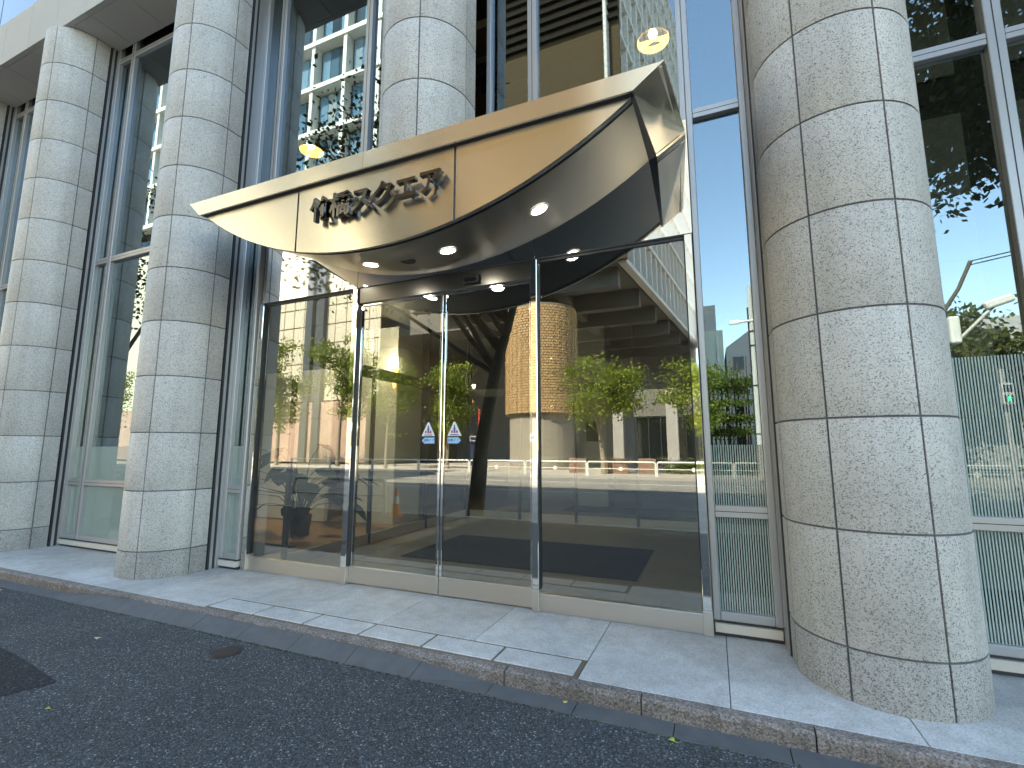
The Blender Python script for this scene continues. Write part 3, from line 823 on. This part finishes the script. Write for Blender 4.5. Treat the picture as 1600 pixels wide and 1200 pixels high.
quad_piece('front_panel', -1.6, 1.6, 0, .06, 0, 1.0, M['wall_white'], dk, .01); quad_piece('top', -1.7, 1.7, -.08, .7, 1.001, 1.05, M['wood'], dk, .01); quad_piece('end_panel', -1.6, -1.54, .061, .65, 0, 1.0, M['wood'], dk, .01); quad_piece('end_panel', 1.54, 1.6, .061, .65, 0, 1.0, M['wood'], dk, .01)
bn = thing('lobby_bench', 'dark upholstered bench beside the lobby pillar', 'bench', (-8.6, 6.2, 0))
obj('seat', bevbox('seat', 1.6, .55, .14, .03, M['dark_metal'], 2), bn, (0,0,.42))
for sx_ in (-.7,.7):
    for sy_ in (-.2,.2): MB().box(sx_-.025, sx_+.025, sy_-.025, sy_+.025, 0, .349).build('leg', M['steel_satin'], bn)
lb_ = tag(obj('lobby_partition', None, None, (-8.7, 4.2, 0)), kind='structure')
for q in range(3):
    for w_ in range(2): quad_piece('partition_panel', -1.0+w_*1.0+.004, w_*1.0-.004, 0, .1, .02+q*1.1, .02+q*1.1+1.094, M['partition'], lb_, .005)
# mats
tag(quad_piece('entrance_mat', -4.28, -.92, 2.2, 4.05, .002, .014, M['mat'], None, .003), 'large navy entrance mat on the lobby floor behind the doors', 'mat')
tag(quad_piece('entrance_mat', -3.6, -.2, 8.0, 9.2, .003, .014, M['mat'], None, .003), 'smaller dark mat deeper inside the lobby', 'mat')
tag(quad_piece('entrance_mat', -7.6, -6.2, 1.25, 2.1, .004, .016, M['mat'], None, .003), 'navy mat behind the left glass panel', 'mat')
# inner vestibule glazing
def inner_glazing(label, P0, P1, nposts):
    t = thing('inner_glass_wall', label, 'glass wall', (0,0,0))
    a, b = Vector(P0), Vector(P1); d = b-a; L = d.length; ang = math.atan2(d.y, d.x)
    t.location = a; t.rotation_euler[2] = ang
    for k in range(nposts+1):
        x = L*k/nposts
        quad_piece('post', x-.03, x+.03, -.03, .03, 0, 4.2, M['dark_metal'], t, .004)
        if k < nposts:
            xb = L*(k+1)/nposts
            quad_piece('kick_rail', x+.032, xb-.032, -.025, .025, .0, .16, M['steel_satin'], t, .004)
            MB().box(x+.032, xb-.032, -.005, .005, .161, 2.75).build('pane', M['glass_inner'], t)
            quad_piece('head_rail', x+.032, xb-.032, -.04, .04, 2.76, 2.95, M['dark_metal'], t, .004)
            MB().box(x+.032, xb-.032, -.005, .005, 2.951, 4.19).build('pane', M['glass_inner'], t)
inner_glazing('inner glass partition at the left side of the vestibule', (-5.35, 1.1, 0), (-5.35, 6.15, 0), 3)
inner_glazing('inner glass doors at the back of the vestibule', (-5.30, 6.22, 0), (1.1, 6.22, 0), 5)
# interior downlights
def int_lamp(x, y, z, r, label):
    t = thing('ceiling_lamp', label, 'ceiling lamp', (x,y,z), 'warm lamps in the lobby ceiling')
    MB().lathe((0,0,0), [(r,-.012),(r*1.06,-.014),(r*1.08,0)], 24).build('ring', M['steel_satin'], t, True)
    MB().lathe((0,0,0), [(r,-.012),(r*.9,.03),(r*.5,.06),(.001,.065)], 24).build('reflector', M['lamp_warm'], t, True)
    MB().disc((0,0,.0), r*.28, .02, 14).build('bulb', M['lamp_bulb'], t)
    lamp_light(t, (0,0,-.03), 15)
for x, lab in ((-2.93,'rightmost'), (-4.3,'middle'), (-5.75,'leftmost')):
    int_lamp(x, 3.0, 4.215, .085, lab + ' warm lamp in the vestibule ceiling behind the doors')
def bowl(x, y, z, label, watts=12, ang=95, tilt=0):
    t = thing('pendant_lamp', label, 'pendant lamp', (x,y,z), 'glowing bowl lamps in the upper lobby')
    MB().lathe((0,0,0), [(.215,-.02),(.20,.10),(.15,.19),(.10,.22),(.02,.23)], 28).build('bowl', M['lamp_warm'], t, True)
    MB().lathe((0,0,0), [(.222,-.024),(.226,.0),(.212,.10),(.16,.20),(.10,.232),(.02,.24)], 28).build('shade', M['ceiling_dark'], t, True)
    MB().lathe((0,0,.10), [(.001,-.06),(.05,-.04),(.06,0),(.04,.05)], 16).build('bulb', M['lamp_bulb'], t, True)
    MB().tube([(0,0,.2),(0,0,.36)], .012, 8).build('stem', M['dark_metal'], t)
    lamp_light(t, (0,0,-.05), watts, 'SPOT', ang, tilt)
bowl(-.48, 2.5, 7.27, 'glowing golden bowl lamp in the upper lobby right of the canopy')
bowl(-6.85, 2.5, 7.27, 'glowing golden bowl lamp in the upper lobby above the left canopy end', 320, 52, 20)
# houseplants
def houseplant(x, y, h, nl, label, seed, ls=.3):
    rr = random.Random(seed)
    t = thing('potted_plant', label, 'plant', (x,y,0), 'leafy plants inside the lobby')
    MB().lathe((0,0,0), [(.001,0),(.16,0),(.2,.36),(.185,.37),(.17,.33),(.001,.33)], 20).build('pot', M['dark_metal'], t, True)
    for k in range(nl):
        a = rr.uniform(0, 6.28); el = rr.uniform(.15, 1.35); L = h*rr.uniform(.45, 1.0)
        tip = Vector((math.cos(a)*math.cos(el)*L*.8, math.sin(a)*math.cos(el)*L*.8, .34+math.sin(el)*L))
        mid = Vector((tip.x*.35, tip.y*.35, .34+(tip.z-.34)*.75))
        st = MB().tube([(0,0,.33), tuple(mid), tuple(tip)], [.011,.008,.005], 5).build('stem', M['plant_leaf'], t)
        out_ = Vector((math.cos(a), math.sin(a), -.75*rr.uniform(.3,1.2))).normalized(); side = Vector((-math.sin(a), math.cos(a), rr.uniform(-.3,.3))).normalized()
        s = ls*rr.uniform(.7,1.15); nrm = out_.cross(side)
        prof = [(0,0),(.16,.26),(.36,.36),(.62,.30),(.85,.14),(1.0,.0)]
        vs_, fs_ = [], []
        for u, w in prof:
            dr = -.18*u*u
            for q in (-1,0,1):
                vs_.append(tuple(tip + out_*s*u + side*s*w*q*1.0 + nrm*s*(.10*abs(q)*w + dr*.4)))
        for i in range(len(prof)-1):
            for q in (0,1): fs_.append((i*3+q, i*3+q+1, i*3+q+4, i*3+q+3))
        MB().add(vs_, fs_).build('leaf', M['plant_leaf'], t, True)
houseplant(-7.0, 2.9, 1.6, 30, 'broad-leaved potted plant behind the left glass panel', 3, .52)
houseplant(-13.0, 3.0, 2.0, 22, 'dark potted plant in the lobby behind the left window bay', 5, .42)

# ------------------------------------------------------------------ street behind the camera (seen in the glass)
# guard rails
def guard_rail(x0, x1, y, label, disc=True, grp='white guard rails along the far kerb'):
    t = thing('guard_rail', label, 'guard rail', (x0, y, -.11), grp)
    L = x1-x0; r = .12; h = .86
    arc = [(r-r*math.cos(a), h-r+r*math.sin(a)) for a in np.linspace(0, math.pi/2, 5)]
    pts = [(.0,0,-.1)] + [(u,0,w) for u,w in arc] + [(L-u,0,w) for u,w in reversed(arc)] + [(L,0,-.1)]
    MB().tube(pts, .048, 8).build('rail_hoop', M['rail_white'], t, True)
    MB().tube([(0,0,.45),(L,0,.45)], .022, 6).build('mid_rail', M['rail_white'], t, True)
    if disc: MB().disc((L*.5,.03,.45), .13, .02, 18, 'y').build('reflector_disc', M['rail_white'], t)
xs_ = -32.3; names = 0
nth = ['first','second','third','fourth','fifth','sixth','seventh','eighth','ninth','tenth','eleventh','twelfth']
for k in range(12):
    xa = -32.3 + k*4.17
    guard_rail(xa, xa+4.07, -24.0, nth[k] + ' white guard rail from the left along the far kerb, reflected in the glass')
for k, xa in enumerate((-19.4, -15.2, -11.0)):
    guard_rail(xa, xa+3.1, -4.8, ('leftmost','middle','rightmost')[k] + ' of the white guard rails on the near kerb, reflected in the left glass', False, 'white guard rails along the near kerb')
# trees
def leaf_mesh(name, centers, per, spread, size, mat, seed, flat=.6):
    r = np.random.default_rng(seed)
    c = np.repeat(np.asarray(centers), per, axis=0)
    p = c + r.normal(0, 1, c.shape)*np.array([spread, spread, spread*flat])
    n = len(p)
    u = r.normal(0, 1, (n,3)); u /= np.linalg.norm(u, axis=1)[:,None]
    w = np.cross(u, r.normal(0, 1, (n,3))); w /= np.linalg.norm(w, axis=1)[:,None]
    s = size*r.uniform(.6, 1.25, (n,1))
    v = np.stack([p-u*s, p+w*s*.62, p+u*s, p-w*s*.62], 1).reshape(-1,3)
    m = bpy.data.meshes.new(name); m.vertices.add(len(v)); m.vertices.foreach_set('co', v.ravel())
    m.loops.add(n*4); m.loops.foreach_set('vertex_index', np.arange(n*4))
    m.polygons.add(n); m.polygons.foreach_set('loop_start', np.arange(0, n*4, 4)); m.polygons.foreach_set('loop_total', np.full(n, 4))
    m.materials.append(mat); m.update(calc_edges=True); return m
def make_tree(name, label, base, height, crown_c, crown_r, nclump, per, leafsize, fol, bark, trunk_r, seed, group, lean=(0,0), nlimb=7, spread=.5):
    r = random.Random(seed)
    t = thing(name, label, 'tree', base, group)
    tb = MB(); top = Vector((lean[0], lean[1], height*.62))
    pts = [Vector((0,0,-.15)), Vector((lean[0]*.15, lean[1]*.15, height*.2)), Vector((lean[0]*.5, lean[1]*.5, height*.42)), top]
    tb.tube(pts, [trunk_r*1.25, trunk_r, trunk_r*.8, trunk_r*.45], 9)
    tb.build('trunk', bark, t, True)
    cc = Vector(crown_c); cr = Vector(crown_r)
    cl = []
    lobes = []
    for _ in range(9):
        d = Vector((r.gauss(0,1), r.gauss(0,1), r.gauss(0,1))).normalized(); q = r.uniform(.35, .95)
        lobes.append((Vector((cc.x+d.x*cr.x*q, cc.y+d.y*cr.y*q, cc.z+d.z*cr.z*q)), r.uniform(.16, .42)))
    while len(cl) < nclump:
        lc, w_ = lobes[r.randrange(len(lobes))]
        p_ = Vector((lc.x+r.gauss(0,1)*cr.x*w_, lc.y+r.gauss(0,1)*cr.y*w_, lc.z+r.gauss(0,.8)*cr.z*w_)); e_ = p_-cc
        if (e_.x/cr.x)**2 + (e_.y/cr.y)**2 + (e_.z/cr.z)**2 < 1.1 and base[1]+p_.y < -4.4: cl.append(tuple(p_))
    for k in range(nlimb):
        e = Vector(cl[r.randrange(len(cl))]); f = r.uniform(.45, .95)
        s = pts[1].lerp(pts[3], f) if f > .3 else pts[2]
        m_ = s.lerp(e, .5) + Vector((r.uniform(-.3,.3), r.uniform(-.3,.3), r.uniform(0,.5)))
        MB().tube([tuple(s), tuple(m_), tuple(e)], [trunk_r*.42, trunk_r*.25, .02], 6).build('limb', bark, t, True)
    obj('crown', leaf_mesh('crown', cl, per, spread, leafsize, fol, seed), t)
    return t
NG = 'street trees on the near kerb'
make_tree('street_tree', 'large dark street tree reflected above the left half of the doors', (-6.05,-6.3,-.24), 9.5, (-2.8,.3,9.4), (4.4,2.8,3.9), 80, 46, .085, M['fol_dark'], M['bark'], .20, 11, NG, (1.3,.2), 10, .55)
make_tree('street_tree', 'dark street tree reflected in the window bay right of the nearest column', (7.4,-6.3,-.24), 9.5, (-1.9,.3,9.0), (2.6,2.0,3.5), 150, 85, .09, M['fol_dark'], M['bark'], .2, 12, NG, (-.3,0), 9, .5)
make_tree('street_tree', 'dark street tree reflected in the window bay between the left columns', (-23.5,-6.3,-.24), 12, (0,.2,11.0), (3.6,3.0,4.5), 80, 60, .09, M['fol_dark'], M['bark'], .22, 13, NG, (.3,0), 8, .55)
FG = 'young trees on the far sidewalk'
make_tree('young_tree', 'bright green young tree reflected in the right glass panel', (-6.7,-26,-.1), 7, (-.2,0,5.4), (2.6,2.0,2.4), 85, 75, .11, M['fol_lime'], M['bark_light'], .16, 21, FG, (-.5,0), 12, .45)
make_tree('young_tree', 'bright green young tree reflected at the right edge of the right glass panel', (-.4,-26.5,-.1), 7, (-.7,0,5.2), (1.7,1.6,2.4), 55, 75, .11, M['fol_lime'], M['bark_light'], .12, 22, FG, (-.2,0), 9, .4)
make_tree('young_tree', 'bright green young tree reflected between the two sliding doors', (-21,-30,-.1), 9, (0,0,6.6), (1.8,1.8,4.2), 65, 75, .13, M['fol_lime'], M['bark_light'], .13, 23, FG, (.2,0), 9, .5)
make_tree('young_tree', 'bright green young tree reflected left of the left door post', (-33,-30,-.1), 13, (0,0,8.5), (3.0,2.5,5.0), 90, 75, .15, M['fol_lime'], M['bark_light'], .17, 24, FG, (.2,0), 9, .6)
make_tree('young_tree', 'bright green young tree reflected in the left glass panel', (-41,-30,-.1), 13, (0,0,8.3), (3.4,2.5,5.0), 100, 75, .15, M['fol_lime'], M['bark_light'], .17, 25, FG, (.2,0), 9, .6)
make_tree('young_tree', 'yellow green tree reflected in the window bay between the left columns', (-72,-30,-.1), 12, (0,0,8.0), (4.5,2.5,5.0), 80, 50, .16, M['fol_lime'], M['bark_light'], .17, 26, FG, (.2,0), 8, .6)
make_tree('young_tree', 'bright green young tree reflected left of the brick tower', (-25.5,-27.5,-.1), 9, (0,0,6.2), (2.2,1.8,3.8), 70, 75, .12, M['fol_lime'], M['bark_light'], .13, 27, FG, (.2,0), 10, .45)
make_tree('young_tree', 'second bright green young tree reflected in the left glass panel, nearer the column', (-47,-31,-.1), 12, (0,0,7.6), (3.2,2.2,4.4), 90, 70, .15, M['fol_lime'], M['bark_light'], .16, 28, FG, (.2,0), 10, .55)
OG = 'olive green trees beyond the crossing'
for k, (x, y, h) in enumerate(((13.5,-31,10.5),(17.5,-30,11.5),(22,-33,13),(15.5,-36,12))):
    make_tree('park_tree', ('leftmost','second','rightmost','farthest')[k] + ' of the olive green trees reflected in the right window bay', (x,y,-.1), h, (0,0,h*.56), (3.0,2.4,h*.48), 110, 85, .18, M['fol_olive'], M['bark'], .2, 31+k, OG, (0,0), 6, .6)
# bamboo / slender trunks
gb = 'slender green trunks beside the far sidewalk'
bam_m = leaf_mesh('foliage', [(random.gauss(0,.25), random.gauss(0,.25), 1.5+random.random()*6.0) for _ in range(22)], 26, .22, .10, M['fol_hedge'], 5)
k = 0
for i in range(11):
    x = -.35 + i*.27
    t = thing('slender_tree', nth[i] + ' slender dark trunk from the left in the grove reflected beside the nearest column', 'tree', (x, -29.6 - .7*(i % 3), -.1), gb)
    MB().tube([(0,0,-.1),(.03,0,3),(.0,.05,6),(.05,0,7.6+random.uniform(-.8,.8))], [.07,.06,.05,.03], 7).build('trunk', M['bark'], t, True)
    obj('foliage', bam_m, t)
# hedge and planters on far pavement
for k, (xa, xb) in enumerate(((-9.3,-8.0),(-7.0,-5.2),(-4.6,-3.4))):
    t = thing('brick_planter', ('left','middle','right')[k] + ' red brick planter box on the far sidewalk', 'planter', (xa,-27.0,-.1), 'brick planters on the far sidewalk')
    for r_ in range(6):
        off = .11 if r_ % 2 else 0
        nb = int((xb-xa)/.44)
        for q in range(nb): quad_piece('brick', q*.44+off*.5, q*.44+.425+off*.5, 0, .25, r_*.17, r_*.17+.155, M['planter_brick'], t, .006)
    MB().box(.02, xb-xa-.08, .02, .23, 0, 1.0).build('core', M['cream_gap'], t)
hm = leaf_mesh('hedge_leaves', [(random.uniform(-3.0,9), random.uniform(-28.2,-27.6), random.uniform(0,.75)) for _ in range(300)], 30, .16, .07, M['fol_hedge'], 8)
tag(obj('hedge', hm), 'low green hedge along the far sidewalk', 'hedge', kind='stuff')
# utility pole
t = thing('utility_pole', 'pale concrete utility pole with a white arm, reflected in the narrow window strip', 'utility pole', (2.3,-22.9,-.1))
MB().tube([(0,0,0),(0,0,10.6)], [.17,.12], 14).build('pole', M['pole'], t, True)
MB().tube([(-.16,.02,0.4),(-.15,.02,9.4)], .045, 8).build('conduit', M['dark_metal'], t, True)
MB().tube([(-.6,.1,8.6),(3.2,.1,8.75)], .07, 8).build('arm', M['rail_white'], t, True)
MB().box(-1.1,-.6,0,.2,8.5,8.72).build('camera', M['rail_white'], t)
for z in (2.4, 5.0, 7.2, 8.0): MB().lathe((0,0,z), [(.172,0),(.172,.06)], 14).build('band', M['dark_metal'], t)
# traffic signals
t = thing('pedestrian_signal', 'white pedestrian signal showing a green walking figure, reflected in the right window bay', 'traffic signal', (12.05,-22.0,-.1))
MB().tube([(0,-.25,0),(0,-.25,5.2)], .09, 10).build('post', M['pole'], t, True)
o = obj('housing', bevbox('housing', .44, .22, .95, .05, M['rail_white'], 2), t, (0,0,4.05))
MB().box(-.16,.16,.111,.118,4.12,4.44).build('red_face', M['black_plastic'], t)
gface = MB().box(-.16,.16,.111,.118,3.66,3.98).build('green_face', M['black_plastic'], t)
wm = MB(); wm.disc((0,.119,3.93), .028, .004, 10, 'y'); wm.prism([(-.035,3.79),(.03,3.80),(.035,3.89),(-.03,3.895)], 'y', .119, .123)
wm.prism([(-.03,3.79),(.0,3.79),(-.045,3.68),(-.075,3.69)], 'y', .1235, .127); wm.prism([(.0,3.795),(.03,3.80),(.075,3.70),(.045,3.685)], 'y', .1275, .131)
wm.prism([(-.03,3.89),(-.02,3.86),(-.08,3.82),(-.09,3.84)], 'y', .1315, .134); wm.prism([(.03,3.89),(.025,3.86),(.085,3.83),(.09,3.85)], 'y', .1345, .137)
wm.build('walking_figure', M['signal_green'], gface)
t = thing('signal_mast', 'dark signal mast with angled arms, lamps and cables, reflected beside the nearest column', 'traffic signal', (7.2,-14.0,-.24))
MB().tube([(0,0,0),(0,0,6.6)], [.14,.10], 10).build('mast', M['dark_metal'], t, True)
MB().tube([(0,0,6.2),(.5,.0,7.0),(.9,0,7.9)], [.07,.06,.06], 8).build('arm', M['bark'], t, True)
MB().tube([(0,0,5.1),(.25,0,5.2),(1.3,0,6.3)], .05, 8).build('arm', M['pole'], t, True)
o = obj('signal_lamp', bevbox('signal_lamp', .75, .22, .26, .06, M['rail_white'], 2), t, (1.45,0,6.45)); o.rotation_euler = (0, R_(-18), 0)
obj('signal_lamp', bevbox('signal_lamp', .28, .28, .9, .06, M['rail_white'], 2), t, (.2,.15,5.6))
for dz in (0, .12): MB().tube([(.9,0,7.9-dz),(2.2,0,8.1-dz),(4.0,0,8.9-dz),(7,0,10.6-dz)], .02, 5).build('cable', M['dark_metal'], t)
# signs on the far sidewalk
t = thing('bus_stop_sign', 'blue panel sign with a red pole on the far sidewalk', 'sign', (-16.2,-26.0,-.1))
MB().tube([(.25,0,0),(.25,0,4.6)], .07, 8).build('pole', M['red_paint'], t, True)
MB().box(-.45,.12,-.05,.05,.4,2.0).build('panel', M['navy_panel'], t); MB().box(-.5,.7,-.06,.06,2.2,2.6).build('header', M['concrete'], t); MB().box(-.44,.64,.061,.07,2.29,2.51).build('band', M['navy_panel'], t)
t = thing('street_sign', 'small white street name sign on a dark pole on the far sidewalk', 'sign', (-11.6,-25.5,-.1))
MB().tube([(0,0,0),(0,0,4.2)], .08, 8).build('pole', M['dark_metal'], t, True); MB().box(-.12,.45,.03,.06,2.2,2.65).build('plate', M['rail_white'], t); MB().box(-.02,.35,.061,.066,2.3,2.55).build('mark', M['blue_paint'], t)
t = thing('traffic_cone', 'orange and white traffic cone on the near kerb', 'traffic cone', (-7.4,-4.6,-.11))
MB().lathe((0,0,0), [(.001,0),(.18,0),(.18,.04),(.13,.05),(.085,.3)], 16).build('base', M['orange'], t, True); MB().lathe((0,0,0), [(.084,.302),(.06,.5)], 16).build('band', M['rail_white'], t, True); MB().lathe((0,0,0), [(.059,.502),(.03,.7),(.001,.7)], 16).build('tip', M['orange'], t, True)

# ------------------------------------------------------------------ buildings across the street
# 1: piloti building with brick drum and white lattice side
pb = thing('piloti_building', 'dark raised building with a white lattice side, reflected in the right glass panel', 'building')
ZS = 16.0
A = Vector((-6.3,-28.8)); B = Vector((-1.3,-67.2))
MB().add([(-26,-29.2,ZS),(-6.4,-29.2,ZS),(-1.4,-67.2,ZS),(-26,-67.2,ZS),(-26,-29.2,61),(-6.4,-29.2,61),(-1.4,-67.2,61),(-26,-67.2,61)],
         [(0,3,2,1),(4,5,6,7),(0,1,5,4),(1,2,6,5),(2,3,7,6),(3,0,4,7)]).build('raised_block', M['dark_concrete'], pb)
MB().box(-26.05, -5.2, -29.3, -28.95, ZS-.3, 61).build('front_wall', M['bronze'], pb)
MB().box(-46, -26.1, -67, -44, ZS, ZS+4).build('rear_deck', M['dark_concrete'], pb)
for k in range(24):
    z = ZS+20+k*.9
    MB().box(-26, -5.25, -28.94, -28.6, z, z+.35).build('front_louvre', M['bronze_light'], pb)
for k in range(6):
    y = -31.5 - k*6.0
    xr = A.x + (B.x-A.x)*(-28.8-y)/(38.4)
    MB().box(-26, xr-.3, y-.5, y+.5, ZS-1.6, ZS-.002).build('deck_beam', M['dark_concrete'], pb)
for k, x in enumerate((-12,-22)): MB().box(x-.4, x+.4, -66, -30.0, ZS-1.0, ZS-.004).build('cross_beam', M['dark_concrete'], pb)
# lattice: horizontal white slabs and diagonal fins on the side face
d2 = (B-A).normalized(); n2 = Vector((-d2.y, d2.x)) * -1
if n2.x < 0: n2 = -n2
LEN = (B-A).length
def side_pt(s, o, z): p = A + d2*s + n2*o; return (p.x, p.y, z)
def side_box(s0, s1, o0, o1, z0, z1, name, mat, zshift=0):
    v = [side_pt(s0,o0,z0), side_pt(s1,o0,z0+zshift), side_pt(s1,o1,z0+zshift), side_pt(s0,o1,z0), side_pt(s0,o0,z1), side_pt(s1,o0,z1+zshift), side_pt(s1,o1,z1+zshift), side_pt(s0,o1,z1)]
    MB().add(v, [(0,3,2,1),(4,5,6,7),(0,1,5,4),(1,2,6,5),(2,3,7,6),(3,0,4,7)]).build(name, mat, pb)
side_box(-.5, LEN, .0, .25, ZS-.05, 61, 'side_wall', M['grey_wall'])
for k in range(12): side_box(1.0, LEN, .26, .85, ZS-.35+k*4.0, ZS+k*4.0, 'lattice_slab', M['lattice'])
for k in range(20):
    for r_ in range(11):
        z = ZS+.01+r_*4.0; s = 1.2+k*1.95 + (.6 if r_ % 2 else 0)
        side_box(s, s+.30, .27, .80, z, z+3.63, 'lattice_fin', M['lattice'])
# brick drum: real courses of brick on the part that shows
drum = thing('brick_drum', 'round tan brick tower under the raised building, reflected in the right glass panel', 'tower')
DX, DY, DR = -13.3, -32.6, 3.1; DZ0, DZ1 = 4.4, 13.4
def arcpoly(r, a0, a1, n): return [(DX+r*math.sin(R_(a)), DY+r*math.cos(R_(a))) for a in np.linspace(a0, a1, n)]
MB().prism(arcpoly(DR-.06, -180, 180, 49)[:-1], 'z', DZ0, DZ1).build('drum_core', M['cream_gap'], drum)
# bricks: alternate proud headers in courses (joined relief, past the count for single pieces)
br = MB(); bh = .22; nb = 40
for c_ in range(int((DZ1-DZ0)/bh)):
    z = DZ0+.005+c_*bh; off = (c_ % 2)*.5
    for q in range(nb):
        a0 = -100 + (q+off)*200/nb; a1 = a0 + 200/nb*.86
        pr_ = DR + random.uniform(-.01,.012) + (.03 if (q + c_) % 2 else 0)
        o_ = arcpoly(pr_, a0, a1, 2); i_ = arcpoly(DR-.08, a0, a1, 2)
        br.prism([o_[0], o_[1], i_[1], i_[0]], 'z', z, z+bh-.045)
tag(br.build('brick_courses', M['brick'], drum), kind='stuff')
MB().prism(arcpoly(DR-.35, -180, 180, 33)[:-1], 'z', -.2, DZ0).build('drum_base', M['beige_wall'], drum)
# lower walls under the deck
lw_ = thing('ground_floor_wall', 'shaded beige ground floor wall with dark shopfront panes under the raised building', 'building')
MB().box(-14.5, -7.6, -37.6, -37.2, -.2, 5.0).build('wall', M['beige_wall'], lw_)
MB().box(-10.6, -9.4, -37.19, -37.1, 2.2, 4.0).build('window', M['glass_dark'], lw_)
MB().box(-62, -1.5, -68.4, -67.9, -.2, ZS+3.9).build('wall', M['grey_wall'], lw_)
for k in range(6):
    xa = -6.0+k*1.0
    quad_piece('shop_pane', xa+.05, xa+.95, -36.6, -36.5, .1, 4.2, M['glass_dark'], lw_, .01)
    MB().box(xa-.05, xa+.05, -36.65, -36.4, 0, 4.3).build('shop_mullion', M['dark_metal'], lw_)
MB().box(-6.2, .4, -37.2, -36.3, 4.3, 6.6).build('shop_fascia', M['dark_concrete'], lw_)
for x in (-7.4, -3.0): quad_piece('pier', x-.45, x+.45, -36.2, -35.3, -.1, 6.5, M['concrete'], lw_, .03)
# 2: cream panel podium with white gridded storeys above
cb = thing('gridded_building', 'cream panel building with white gridded window storeys, reflected in the left windows', 'building')
MB().box(-130, -38.2, -62, -40.4, -.2, 34).build('podium_core', M['cream_gap'], cb)
pw, ph = 1.8, 2.5
pm = bevbox('cream_panel', pw-.10, .2, ph-.14, .02, M['cream_tile'], 1)
for i in range(21):
    for j in range(10):
        obj('cream_panel', pm, cb, (-74.6+i*pw+.9, -40.3, 8.8+j*ph))
MB().box(-130, -75.6, -40.4, -40.2, 7.5, 34).build('panel_field', M['cream_tile'], cb)
for x in (-48.0, -46.0, -66.0, -64.0): MB().box(x-.55, x+.55, -40.19, -39.6, -.1, 34).build('pilaster', M['pilaster'], cb)
MB().box(-130, -38.2, -40.39, -39.9, -.1, 7.4).build('ground_storey', M['pink_wall'], cb)
MB().box(-130, -38.2, -62, -41.2, 34.02, 75).build('tower_core', M['glass_dark'], cb)
wpm = bevbox('window_pane', 1.56, .1, 6.0, .02, M['blue_pane'], 1)
for k in range(6):
    z = 38.4 + k*7.13
    MB().box(-130, -38.1, -41.19, -39.6, z-.35, z+.35).build('floor_slab', M['white_paint'], cb)
    for i in range(16):
        x = -127.2 + i*5.9
        MB().box(x-.3, x+.3, -41.19, -39.8, z+.352, z+6.775).build('fin', M['white_paint'], cb)
        for q in range(3): obj('window_pane', wpm, cb, (x+1.32+q*1.63, -41.1, z+3.6))
# 3: far pale buildings in the narrow strip
fb = thing('pale_green_building', 'slim pale green building reflected in the narrow window strip', 'building')
MB().box(-1.0, 1.9, -70, -60, -.2, 16.8).build('wall', M['pale_green'], fb); MB().box(-1.0, 1.2, -70, -61, 16.82, 20.5).build('roof_screen', M['grey_wall'], fb); MB().box(1.1, 1.3, -61, -59.9, 3, 16.5).build('downpipe', M['rail_white'], fb)
gbld = thing('grey_far_building', 'grey low building behind the utility pole, reflected in the narrow window strip', 'building')
MB().prism([(2.2,-.2),(2.2,14.6),(5.2,16.8),(6.4,16.8),(6.4,15.2),(12,15.2),(12,-.2)], 'y', -72, -61).build('wall', M['grey_wall'], gbld)
for k in range(4):
    for q in range(3): MB().box(3.0+q*2.6, 4.2+q*2.6, -60.99, -60.9, 2+k*3.2, 3.7+k*3.2).build('window', M['glass_dark'], gbld)
rb = thing('right_far_building', 'concrete block behind the olive trees beyond the crossing', 'building')
MB().box(20, 60, -70, -48, -.2, 13).build('wall', M['concrete'], rb)
for k in range(3):
    for q in range(9): MB().box(21.5+q*4, 24+q*4, -47.99, -47.9, 2+k*3.8, 4.4+k*3.8).build('window', M['glass_dark'], rb)
